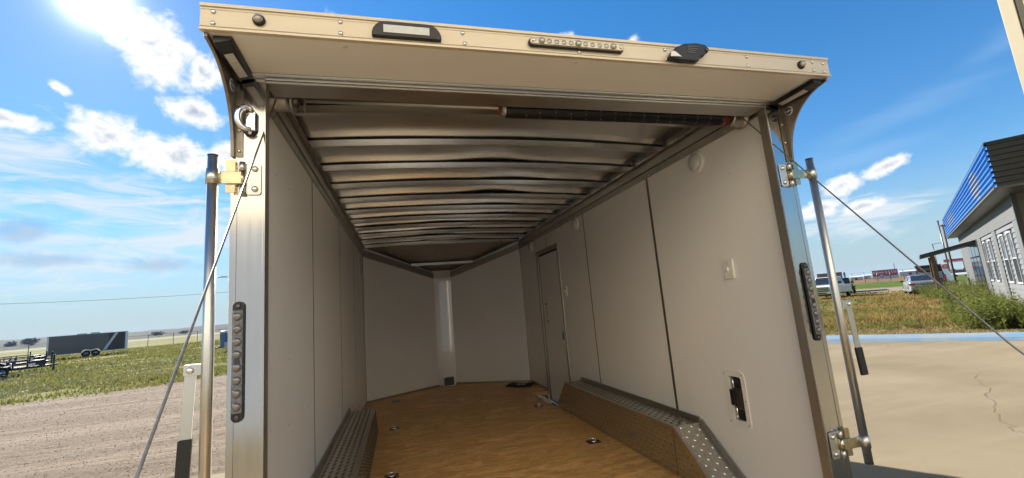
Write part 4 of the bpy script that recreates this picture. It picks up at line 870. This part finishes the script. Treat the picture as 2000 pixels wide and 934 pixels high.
far_box('white_shed', 'low white shed in the brown field, just right of the parked off-roader', 'shed', 52.85, 53.85, 292, 1.75, 'far_white', 'far_white', 6, [(-.3, .1, .1, 1.2, 'far_dark', 'door')])
far_box('white_shed', 'small white shed on the skyline just left of the red building', 'shed', 53.95, 54.5, 330, 2.1, 'far_white', 'far_white', 6, [(-.5, -.1, .1, 1.3, 'far_dark', 'door')])
far_box('white_shed', 'long white shed on the skyline right of the red building', 'shed', 56.75, 57.9, 320, 2.5, 'far_white', 'far_white', 8, [(.1, .5, .6, 1.8, 'far_dark', 'door')])
far_box('dark_shed', 'long dark roofed shed low on the skyline above the silver saloon', 'shed', 57.9, 58.7, 420, 3.0, 'far_dark', 'far_dark', 8, [(-.6, .2, .5, 2.2, 'far_white', 'door')])
far_box('blue_building', 'far blue block on the skyline above the white pickup roof', 'building', 50.2, 51.0, 310, 4.9, 'far_blue', None, 8, [(-.8, .8, 1, 3, 'pane', 'window')])
far_box('blue_tank', 'slim blue block standing on the skyline behind the tan container', 'building', 52.32, 52.5, 300, 4.7, 'far_blue', None, 3, [(-.5, .5, 1, 3, 'pane', 'window')])
mt_ = thing('radio_mast', 'thin lattice mast standing at the end of the red building', 'mast', pol(56.45, 262))
for dx in (-.25, .25): MB().tube([(dx, 0, 0), (dx * .3, 0, 6.6)], .07, 5).build('mast_leg', 'far_dark', mt_)
for z in range(1, 7): MB().tube([(-.25 + z * .027, 0, z), (.25 - z * .027, 0, z + .5)], .04, 5).build('brace', 'far_dark', mt_)
# filling station
gs = thing('petrol_station', 'petrol station with red and white canopy beyond the weeds, left of the grey building', 'petrol station', pol(60.9, 160), rad(-60.9))
c_ = MB().box((-2.6, 0, 3.75), (6, 8, 4.3)).build('canopy', 'far_red', gs); MB().box((-2.5, -.05, 3.55), (6, 8, 3.748)).build('canopy_soffit', 'far_white', gs)
for x in (-1.2, 1.0, 3.2): MB().box((x - .15, 3, 0), (x + .15, 3.3, 3.548)).build('column', 'far_white', gs); MB().box((x - .4, 2.2, 0), (x + .4, 2.8, 1.7)).build('fuel_pump', 'far_red', gs)
fs = thing('price_sign', 'red and white station sign beside the brown timber post', 'sign', pol(60.05, 150), rad(-60))
MB().box((-.9, 0, 1.4), (.5, .3, 3.1)).build('sign_board', 'far_white', fs); MB().box((-.3, .05, 0), (-.1, .25, 1.398)).build('sign_post', 'far_dark', fs)
MB().tube([(-.2 + .55 * math.cos(rad(q)) * (1 if q < 270 else 1), -.04, 2.62 + .33 * math.sin(rad(q))) for q in range(20, 271, 25)] + [(-.2 + .55 * math.cos(rad(q)), -.04, 1.96 + .33 * math.sin(rad(q))) for q in range(90, -161, -25)], .10, 6).build('sign_letter', 'far_red', fs)
def tiny_car(label, az, D, m):
    t = thing('parked_car', label, 'car', pol(az, D), rad(90 - az + 80)); loft([(-2.1, .8, .78, .3, .85), (2.1, .8, .74, .3, .8)], 'body', m, t, .1); loft([(-1.3, .76, .6, .84, 1.42), (.4, .76, .6, .84, 1.42), (1.2, .74, .64, .8, .86)], 'cabin', 'glass_dark', t, .05); wheels(t, (-1.3, 1.3), .75, .32)
tiny_car('white car parked under the red station canopy', 61.05, 135, 'car_white'); tiny_car('black car parked beside the white one at the station', 60.75, 140, 'car_black')
pp = thing('utility_pole', 'thin dark pole standing in the weeds left of the grey building corner', 'pole', pol(60.45, 45)); MB().tube([(0, 0, 0), (0, 0, 5.05)], .07, 8).build('pole', 'pole_wood', pp); MB().box((-.3, -.04, 4.9), (.3, .04, 4.98)).build('crossarm', 'pole_wood', pp)
pp = thing('utility_pole', 'tall thin grey pole behind the awning, taller of the two', 'pole', pol(60.22, 72)); MB().tube([(0, 0, 0), (0, 0, 7.5)], .08, 8, r2=.05).build('pole', 'steel_dark', pp); MB().box((-.1, -.1, 7.502), (.1, .1, 7.56)).build('cap', 'steel_dark', pp)
def lamp(label, az, D, h, side):
    t = thing('street_lamp', label, 'street lamp', pol(az, D), rad(-az)); MB().tube([(0, 0, 0), (0, 0, h)], .085, 8).build('pole', 'steel_dark', t); MB().tube([(0, 0, h - .1), (side * .9, 0, h + .05)], .05, 6).build('arm', 'steel_dark', t); MB().box((side * .7, -.16, h - .04), (side * 1.5, .16, h + .12)).build('lamp_head', 'far_white', t, .03)
lamp('street lamp with one white head on the skyline above the timber post', 59.5, 120, 7.0, 1); lamp('street lamp tip behind the left swing bar of the trailer', -20.05, 72, 9.0, 1)
# wire fence by the field on the right
def fence(name, label, pts, h, mat_, nwire=4, pr=.05):
    t = thing(name, label, 'fence', (pts[0][0], pts[0][1], 0)); o0 = Vector((*pts[0], 0))
    pm = MB().tube([(0, 0, 0), (0, 0, h)], pr, 6).mesh('post'); pm.materials.append(M[mat_])
    for p in pts: o = bpy.data.objects.new('post', pm); COL.objects.link(o); o.parent = t; o.location = (p[0] - o0.x, p[1] - o0.y, 0)
    for i in range(nwire): z = h * (.25 + .72 * i / (nwire - 1)); MB().tube([(p[0] - o0.x, p[1] - o0.y, z) for p in pts], .012 if i < nwire - 1 else .025, 4).build('wire', mat_, t)
    return t
fence('wire_fence', 'thin wire fence crossing the brown field in front of the white shed', [pol(a, 150)[:2] for a in np.arange(50, 59.1, 1.0)], 2.8, 'steel_dark', 3, .06)
fence('chain_link_fence', 'long wire fence on thin posts across the grass behind the dark trailer', [pol(a, 98)[:2] for a in np.arange(-43.4, -8, 2.0)], 1.95, 'steel_dark', 5, .045)
# low ridge on the left skyline, with a few trees
rg_ = MB(); az_ = np.arange(-88, 12, 1.0); rw = []
for D, base in ((520, -.5), (700, 3.0), (950, 9.0), (1250, 15.5), (1600, 14.0)):
    rw.append([(CAM.x + D * math.sin(rad(a)), CAM.y + D * math.cos(rad(a)), base + (0 if D < 600 else .10 * base * math.sin(a * .31) + .05 * base * math.sin(a * 1.7 + D))) for a in az_])
k = len(az_); rg_.add([p for r in rw for p in r], [(i * k + j, i * k + j + 1, (i + 1) * k + j + 1, (i + 1) * k + j) for i in range(len(rw) - 1) for j in range(k - 1)], True); kind(rg_.build('hills', 'ridge_green'), 'structure')
def far_tree(label, az, D, h, r):
    t = thing('tree', label, 'tree', pol(az, D), 0, 'far trees on the ridge'); MB().tube([(0, 0, 0), (.1 * h, 0, h * .5), (.05 * h, 0, h * .8)], [.03 * h, .022 * h, .008 * h], 6).build('trunk', 'bark', t)
    n = 800; P = RNG.normal(size=(n, 3)); P /= np.linalg.norm(P, axis=1)[:, None]; P *= (RNG.random(n) ** .4)[:, None] * np.array([r, r, h * .33]); P[:, 2] += h * .66
    lumps = RNG.normal(size=(6, 3)) * np.array([r * .5, r * .5, h * .14]); P[:, :2] += lumps[RNG.integers(0, 6, n)][:, :2]
    a = RNG.normal(size=(n, 3)) * h * .08; b = RNG.normal(size=(n, 3)) * h * .08; V = np.stack([P, P + a, P + b], 1).reshape(-1, 3); o = bpy.data.objects.new('crown', arr_mesh('crown', V, np.arange(n * 3).reshape(n, 3), 'leaf_far')); COL.objects.link(o); o.parent = t
far_tree('round tree on the ridge just left of the dark trailer', -33.35, 640, 9.5, 4.4); far_tree('small round tree on the ridge at the far left', -34.55, 700, 8, 3.4); far_tree('wide tree on the ridge between dark trailer and swing bar', -24.6, 520, 5.2, 4.2); far_tree('low tree on the ridge close to the swing bar', -22.4, 520, 4.4, 3.6)
# power line
A_, B_ = Vector(pol(-35.27, 90, 7.75)), Vector(pol(-21.1, 85, 7.8)); D_ = B_ - A_
pl = thing('power_line', 'single thin overhead wire running across the sky on the left', 'power line', tuple(A_ - D_ * 1.2))
MB().tube([D_ * t + Vector((0, 0, 1.5 * ((t - 1.7) / 1.7) ** 2 - .25)) for t in np.linspace(0, 3.4, 18)], .022, 5).build('wire', 'steel_dark', pl)
for t in (0, 3.4): MB().tube([D_ * t + Vector((0, 0, -8.6)), D_ * t + Vector((0, 0, 2.2))], .13, 8).build('pole', 'pole_wood', pl)

# ------------------------------------------------------------------ trailers on the left
dt = thing('dark_trailer', 'dark charcoal enclosed trailer with a pale diagonal stripe parked on the grass', 'trailer', pol(-29.62, 69.5), rad(29.6 + 3))
HL = 3.28
MB().box((-HL, 0, .52), (HL, 2.3, 2.50)).build('box_body', 'trailer_char', dt, .03); MB().box((1.62, -.006, .54), (HL - .25, -.0005, 2.48)).build('rear_panel', 'trailer_black', dt)
MB().box((HL - .22, -.008, .53), (HL + .02, -.0006, 2.50)).build('corner_panel', 'soffit_white', dt); MB().box((-HL - .02, -.008, .53), (-HL + .12, -.0006, 2.50)).build('corner_panel', 'soffit_white', dt)
MB().add([(1.15, -.012, .56), (1.42, -.012, .56), (2.42, -.012, 2.49), (2.16, -.012, 2.49)], [(0, 1, 2, 3)]).build('stripe', 'lens_white', dt)
MB().box((-HL, -.012, .46), (HL, .02, .519)).build('side_rail', 'brushed_alu_x', dt); MB().box((-HL, -.01, 2.502), (HL, 2.31, 2.56)).build('roof', 'far_white', dt)
MB().box((.1, .6, 2.562), (.9, 1.3, 2.70)).build('roof_vent', 'far_white', dt); MB().box((-1.0, .6, 2.562), (-.2, 1.4, 2.66)).build('roof_vent', 'far_white', dt)
MB().prism([(-.62, .52), (-.50, .78), (-.30, .86), (.18, .74), (.66, .86), (.86, .78), (.98, .52), (.9, .52), (.6, .76), (.18, .66), (-.26, .76), (-.55, .52)], 1, -.22, -.02).build('mudguard', 'brushed_alu_x', dt)
for x in (-.22, .58):
    o = MB().lathe([(.2, -.1), (.36, -.1), (.38, -.06), (.38, .06), (.36, .1), (.2, .1)], (x, -.08, .38), 'y', 18).build('wheel', 'tyre', dt); MB().lathe([(.2, -.105), (.1, -.08), (.04, -.11)], (x, -.08, .38), 'y', 12).build('rim', 'rim', o)
MB().tube([(-HL, .3, .5), (-HL - 1.3, 1.15, .5)], .06, 6).build('tongue', 'black_steel', dt); MB().tube([(-HL, 2.0, .5), (-HL - 1.3, 1.15, .5)], .06, 6).build('tongue', 'black_steel', dt); MB().tube([(-HL - 1.15, 1.1, .02), (-HL - 1.15, 1.1, 1.15)], .05, 8).build('jack', 'black_steel', dt)
MB().tube([(-HL + .05, -.15, .0), (-HL + .05, -.15, .62)], .06, 6).build('support_leg', 'black_steel', dt); MB().box((-HL - .1, -.19, .60), (-HL + .12, -.1, .74)).build('marker', 'far_white', dt)
def flatbed(label, loc, rz, L, hz):
    t = thing('equipment_trailer', label, 'trailer', loc, rz, 'black equipment trailers'); w = 1.0
    for sy in (-1, 1):
        MB().box((-L, sy * w, hz - .14), (L, sy * (w - .08), hz)).build('side_beam', 'black_steel', t); MB().tube([(-L, sy * w, hz + .38), (L * .75, sy * w, hz + .38)], .035, 6).build('top_rail', 'black_steel', t)
        for x in np.linspace(-L, L * .75, 7): MB().box((x - .03, sy * w - .03, hz), (x + .03, sy * w + .03, hz + .37)).build('stake', 'black_steel', t)
        MB().prism([(-.85, hz - .1), (-.75, hz + .12), (.75, hz + .12), (.85, hz - .1), (.80, hz - .1), (.7, hz + .07), (-.7, hz + .07), (-.8, hz - .1)], 1, sy * (w + .02), sy * (w + .27)).build('mudguard', 'black_steel', t)
        for x in (-.4, .4):
            o = MB().lathe([(.18, -.1), (.33, -.1), (.35, -.05), (.35, .05), (.33, .1), (.18, .1)], (x, sy * (w + .14), .35), 'y', 18).build('wheel', 'tyre', t); MB().lathe([(.19, -.104), (.1, -.09), (.04, -.11)], (x, sy * (w + .14), .35), 'y', 12).build('rim', 'rim', o)
        MB().box((-L - .02, sy * .8, hz - .02), (-L - .002, sy * .95, hz + .05)).build('tail_light', 'tail_red', t); MB().box((L * .76, sy * w - .05, hz + .02), (L * .9, sy * w + .02, hz + .13)).build('reflector', 'far_white', t)
        MB().tube([(L, sy * .9, hz - .08), (L + 1.35, 0, hz - .08)], .06, 6).build('tongue', 'black_steel', t)
    for i, x in enumerate(np.linspace(-L + .2, L - .1, 9)): MB().box((x - .04, -w + .082, hz - .11), (x + .04, w - .082, hz - .03)).build('cross_member', 'black_steel', t)
    for y in np.linspace(-.78, .78, 7): MB().box((-L + .02, y - .10, hz - .028), (L, y + .10, hz + .014)).build('deck_board', 'pole_wood', t)
    MB().tube([(L + 1.15, 0, .02), (L + 1.15, 0, hz + .55)], .05, 8).build('jack', 'black_steel', t); MB().box((L + .2, -.25, hz - .02), (L + .65, .25, hz + .3)).build('tool_box', 'black_steel', t)
    for sy in (-1, 1): MB().box((-L - .05, sy * .32, hz + .02), (-L + .03, sy * .9, hz + 1.0 if L < 2.4 else hz + .5)).build('ramp', 'black_steel', t)
flatbed('black equipment trailer nearest the gravel at the left edge, jack on its tongue', pol(-36.1, 39.), rad(58), 2.1, .55)
flatbed('black equipment trailer standing behind the nearest one at the left edge', pol(-36.0, 46.), rad(62), 2.6, .62)
flatbed('black equipment trailer third back at the left edge, beside the dark trailer', pol(-35.6, 55.), rad(62), 2.5, .62)
bw = thing('cargo_trailer', 'small white cargo trailer with dark blue nose seen between swing bar and jamb', 'trailer', pol(-18.1, 40.2), rad(18.1))
MB().prism([(-.62, 0), (1.6, 0), (1.6, 1.8), (-.62, 1.8), (-.92, .9)], 2, .38, 1.48).build('box_body', 'far_blue', bw, .03); MB().prism([(-.66, -.02), (1.62, -.02), (1.62, 1.82), (-.66, 1.82), (-.95, .9)], 2, 1.482, 1.66).build('roof', 'far_white', bw, .06); MB().prism([(-.64, -.015), (1.61, -.015), (1.61, -.002), (-.64, -.002)], 2, .38, .80).build('stone_guard', 'far_white', bw)
MB().tube([(-.6, .9, .40), (-1.5, .9, .40)], .05, 6).build('tongue', 'black_steel', bw); MB().tube([(-1.30, .9, .02), (-1.30, .9, .85)], .04, 8).build('jack', 'black_steel', bw)
o = MB().lathe([(.18, -.09), (.29, -.09), (.30, .09), (.18, .09)], (.7, -.06, .30), 'y', 16).build('wheel', 'tyre', bw); MB().lathe([(.18, -.1), (.08, -.08)], (.7, -.06, .30), 'y', 10).build('rim', 'rim', o)

# ------------------------------------------------------------------ grass, weeds and flowers
def gravel_edge(x): return np.interp(x, [-30, -17, -12.7, -10.1, -8.6, -7.5, -5.2, -2, 6], [12, 14.4, 15.6, 16.1, 16.9, 17.9, 19.3, 22, 30])
def blades(name, pts, h, w, m, lean=.5):
    n = len(pts); a = RNG.random(n) * 2 * np.pi; hh = h * (.5 + RNG.random(n)); ww = w * (.6 + .8 * RNG.random(n)); l = RNG.random(n) * lean * hh; b = RNG.random(n) * 2 * np.pi
    P = np.c_[pts, np.zeros(n) - .01]; sx, sy = np.cos(a) * ww / 2, np.sin(a) * ww / 2; z = np.zeros(n)
    V = np.stack([P + np.c_[-sx, -sy, z], P + np.c_[sx, sy, z], P + np.c_[np.cos(b) * l, np.sin(b) * l, hh]], 1).reshape(-1, 3); t = RNG.random(n)
    o = bpy.data.objects.new(name, arr_mesh(name, V, np.arange(3 * n).reshape(n, 3), m, np.repeat(t, 3))); COL.objects.link(o); return kind(o, 'stuff')
def polar(n, a0, a1, d0, d1, pw=1.0):
    a = np.radians(a0 + (a1 - a0) * RNG.random(n)); D = d0 * (d1 / d0) ** (RNG.random(n) ** pw); return np.c_[CAM.x + D * np.sin(a), CAM.y + D * np.cos(a)], D
p, D = polar(110000, -50, -8, 15, 95); ok = p[:, 1] > gravel_edge(p[:, 0]) + RNG.normal(size=len(p)) * .35
trk = np.abs((p[:, 0] - CAM.x) * math.sin(rad(-28)) + (p[:, 1] - CAM.y) * math.cos(rad(-28)) - 59.4) > 1.4; ok &= trk; p, D = p[ok], D[ok]
def patch(p, s, o=0.): x, y = p[:, 0] * s, p[:, 1] * s; return np.sin(x * 1.3 + 1.7 * np.sin(y * .9 + o)) + np.sin(y * 1.7 + 1.3 * np.sin(x * .8 - o)) + .6 * np.sin(3.1 * x - 2.3 * y + o)
ok = patch(p, .55) + RNG.normal(size=len(p)) * .6 > -1.0; p, D = p[ok], D[ok]
blades('grass', p, .06 + .0013 * D + .04 * np.clip(patch(p, .4, 2.), -1, 1.5), .018 + .0016 * D, 'grass_left', 1.0)
def kerb_side(p): return (p[:, 0] - 10.69) * .80 + (p[:, 1] - 7.79) * .60
p, D = polar(120000, 40, 74, 14, 62); ok = kerb_side(p) > .85 + np.abs(RNG.normal(size=len(p))) * .5
lx = (p[:, 0] - 21.56) * .846 + (p[:, 1] - 8.61) * .533; ly = -(p[:, 0] - 21.56) * .533 + (p[:, 1] - 8.61) * .846; ok &= ~((lx > -.3) & (ly < .2) & (lx < GL))
rd = (p[:, 0] - CAM.x) * math.sin(rad(55)) + (p[:, 1] - CAM.y) * math.cos(rad(55)); ok &= (rd < 56.5); p, D = p[ok], D[ok]
ok = patch(p, .5, 1.) + RNG.normal(size=len(p)) * .7 > -.9; p, D = p[ok], D[ok]
blades('grass', p, .055 + .0013 * D + .05 * np.clip(patch(p, .35, 3.), -.9, 1.6), .016 + .0016 * D, 'grass_right', 1.1)
p, D = polar(9000, -42, -14, 5.6, 21, 1.0); ok = (p[:, 1] < gravel_edge(p[:, 0]) + .2) & (p[:, 1] > 4.75); p, D = p[ok], D[ok]; n = len(p); sz = (.004 + .0007 * D) * (.5 + RNG.random(n)); tri = RNG.normal(size=(n, 4, 3)); tri /= np.linalg.norm(tri, axis=2)[:, :, None]
V = (np.c_[p, np.full(n, .0)][:, None, :] + tri * sz[:, None, None] * np.array([1, 1, .7])).reshape(-1, 3); F = (np.arange(n)[:, None, None] * 4 + np.array([(0, 1, 2), (0, 2, 3), (0, 3, 1), (1, 3, 2)])[None]).reshape(-1, 3)
o = bpy.data.objects.new('pebbles', arr_mesh('pebbles', V, F, 'pebble')); COL.objects.link(o); kind(o, 'stuff')
n = 700; p, D = polar(n, -39, -20, 17.5, 40, 1.3); ok = p[:, 1] > gravel_edge(p[:, 0]) + .4; cl = np.sin(p[:, 0] * .9) + np.sin(p[:, 1] * .7 + 1) + .12 * (-25 - np.degrees(np.arctan2(p[:, 0] - CAM.x, p[:, 1] - CAM.y))); ok &= cl > .1; p, D = p[ok], D[ok]
V = []; F = []
for (x, y), dd in zip(p, D):
    for _ in range(12):
        c = np.array([x + RNG.normal() * .22, y + RNG.normal() * .22, .12 + RNG.random() * .22]); s = .012 + .0016 * dd * RNG.random(); q = RNG.normal(size=(3, 3)); q = q / np.linalg.norm(q, axis=1)[:, None] * s; V += [c + q[0], c + q[1], c + q[2]]
o = bpy.data.objects.new('wildflowers', arr_mesh('wildflowers', np.array(V), np.arange(len(V)).reshape(-1, 3), 'flower_white')); COL.objects.link(o); kind(o, 'stuff')
def weed_mesh(kind_):
    V = []; F = 0; n = 34
    for i in range(n):
        a = RNG.random() * 6.28; r = .42 * math.sqrt(RNG.random()); base = np.array([r * math.cos(a), r * math.sin(a), 0]); tip = base * 1.5 + np.array([RNG.normal() * .12, RNG.normal() * .12, .55 + .5 * RNG.random()])
        s = np.array([math.cos(a + 1.57), math.sin(a + 1.57), 0]) * .009; V += [base - s, base + s, tip]
        for t in np.linspace(.18, 1.0, 13):
            c = base + (tip - base) * t; b = RNG.random() * 6.28; L = (.16 if kind_ == 0 else .11) * (1.15 - .6 * t) * (.6 + .8 * RNG.random()); d = np.array([math.cos(b), math.sin(b), .35 + RNG.normal() * .3]) * L; e = np.array([-math.sin(b), math.cos(b), RNG.normal() * .3]) * L * (.22 if kind_ == 0 else .16)
            V += [c, c + d * .5 + e, c + d, c, c + d, c + d * .5 - e]
    V = np.array(V); return arr_mesh('weed_leaves', V, np.arange(len(V)).reshape(-1, 3), 'weed_green', RNG.random(len(V) // 3).repeat(3))
WM = [weed_mesh(0), weed_mesh(1), weed_mesh(0)]
def weeds(n, a0, a1, d0, d1, s0, s1, grp, label):
    p, D = polar(n, a0, a1, d0, d1); ok = (kerb_side(p) > 1.5); lx = (p[:, 0] - 21.56) * .846 + (p[:, 1] - 8.61) * .533; ly = -(p[:, 0] - 21.56) * .533 + (p[:, 1] - 8.61) * .846; ok &= ~((lx > -.6) & (ly < .5) & (lx < GL))
    for x, y in p[ok]:
        o = bpy.data.objects.new('weed_clump', WM[random.randrange(3)]); COL.objects.link(o); s = random.uniform(s0, s1); o.location = (x, y, -.02); o.scale = (s * 1.15, s * 1.15, s); o.rotation_euler = (0, 0, random.random() * 6.28); tag(o, label, 'weed', grp)
weeds(15, 62.5, 69, 17.2, 20.5, .55, .95, 'tall green weeds by the kerb', 'bushy green weed clump between the blue kerb and the grey building')
def thicket(name, n, a0, a1, d0, d1, s0, s1):
    p, D = polar(n, a0, a1, d0, d1); ok = (kerb_side(p) > 1.6); lx = (p[:, 0] - 21.56) * .846 + (p[:, 1] - 8.61) * .533; ly = -(p[:, 0] - 21.56) * .533 + (p[:, 1] - 8.61) * .846; ok &= ~((lx > -.6) & (ly < .4) & (lx < GL))
    Vs, Ts = [], []
    for x, y in p[ok]:
        me = WM[random.randrange(3)]; v = np.empty(len(me.vertices) * 3, np.float32); me.vertices.foreach_get('co', v); v = v.reshape(-1, 3); t = np.empty(len(v), np.float32); me.attributes['tone'].data.foreach_get('value', t)
        a = random.random() * 6.28; sc = random.uniform(s0, s1); c, q = math.cos(a), math.sin(a); h = random.uniform(.7, 1.3)
        Vs.append(np.c_[(v[:, 0] * c - v[:, 1] * q) * sc * 1.2 + x, (v[:, 0] * q + v[:, 1] * c) * sc * 1.2 + y, v[:, 2] * sc * h - .02]); Ts.append(np.clip(t * .6 + random.random() * .5, 0, 1))
    V = np.concatenate(Vs); o = bpy.data.objects.new(name, arr_mesh(name, V, np.arange(len(V)).reshape(-1, 3), 'weed_green', np.concatenate(Ts))); COL.objects.link(o); return kind(o, 'stuff')
thicket('weeds', 120, 60, 72, 17.5, 34, .3, .95); thicket('weeds', 90, 57.6, 64, 34, 49, .45, .95); thicket('weeds', 60, 44, 58, 18, 40, .12, .28)

# ------------------------------------------------------------------ air
HZ = 2700
hz = MB().box((-HZ, -HZ, -2), (HZ, HZ, 24)); ho = kind(hz.build('haze', 'far_white'), 'stuff'); hm = bpy.data.materials.new('haze'); hm.use_nodes = True; hm.node_tree.nodes.clear(); k_ = NT(hm.node_tree)
mo_ = k_.n('ShaderNodeOutputMaterial'); pv = k_.n('ShaderNodeVolumePrincipled'); pv.inputs['Color'].default_value = (.50, .68, .95, 1); pv.inputs['Density'].default_value = .00011; pv.inputs['Anisotropy'].default_value = .0
hm.node_tree.links.new(pv.outputs[0], mo_.inputs['Volume']); ho.data.materials.clear(); ho.data.materials.append(hm)
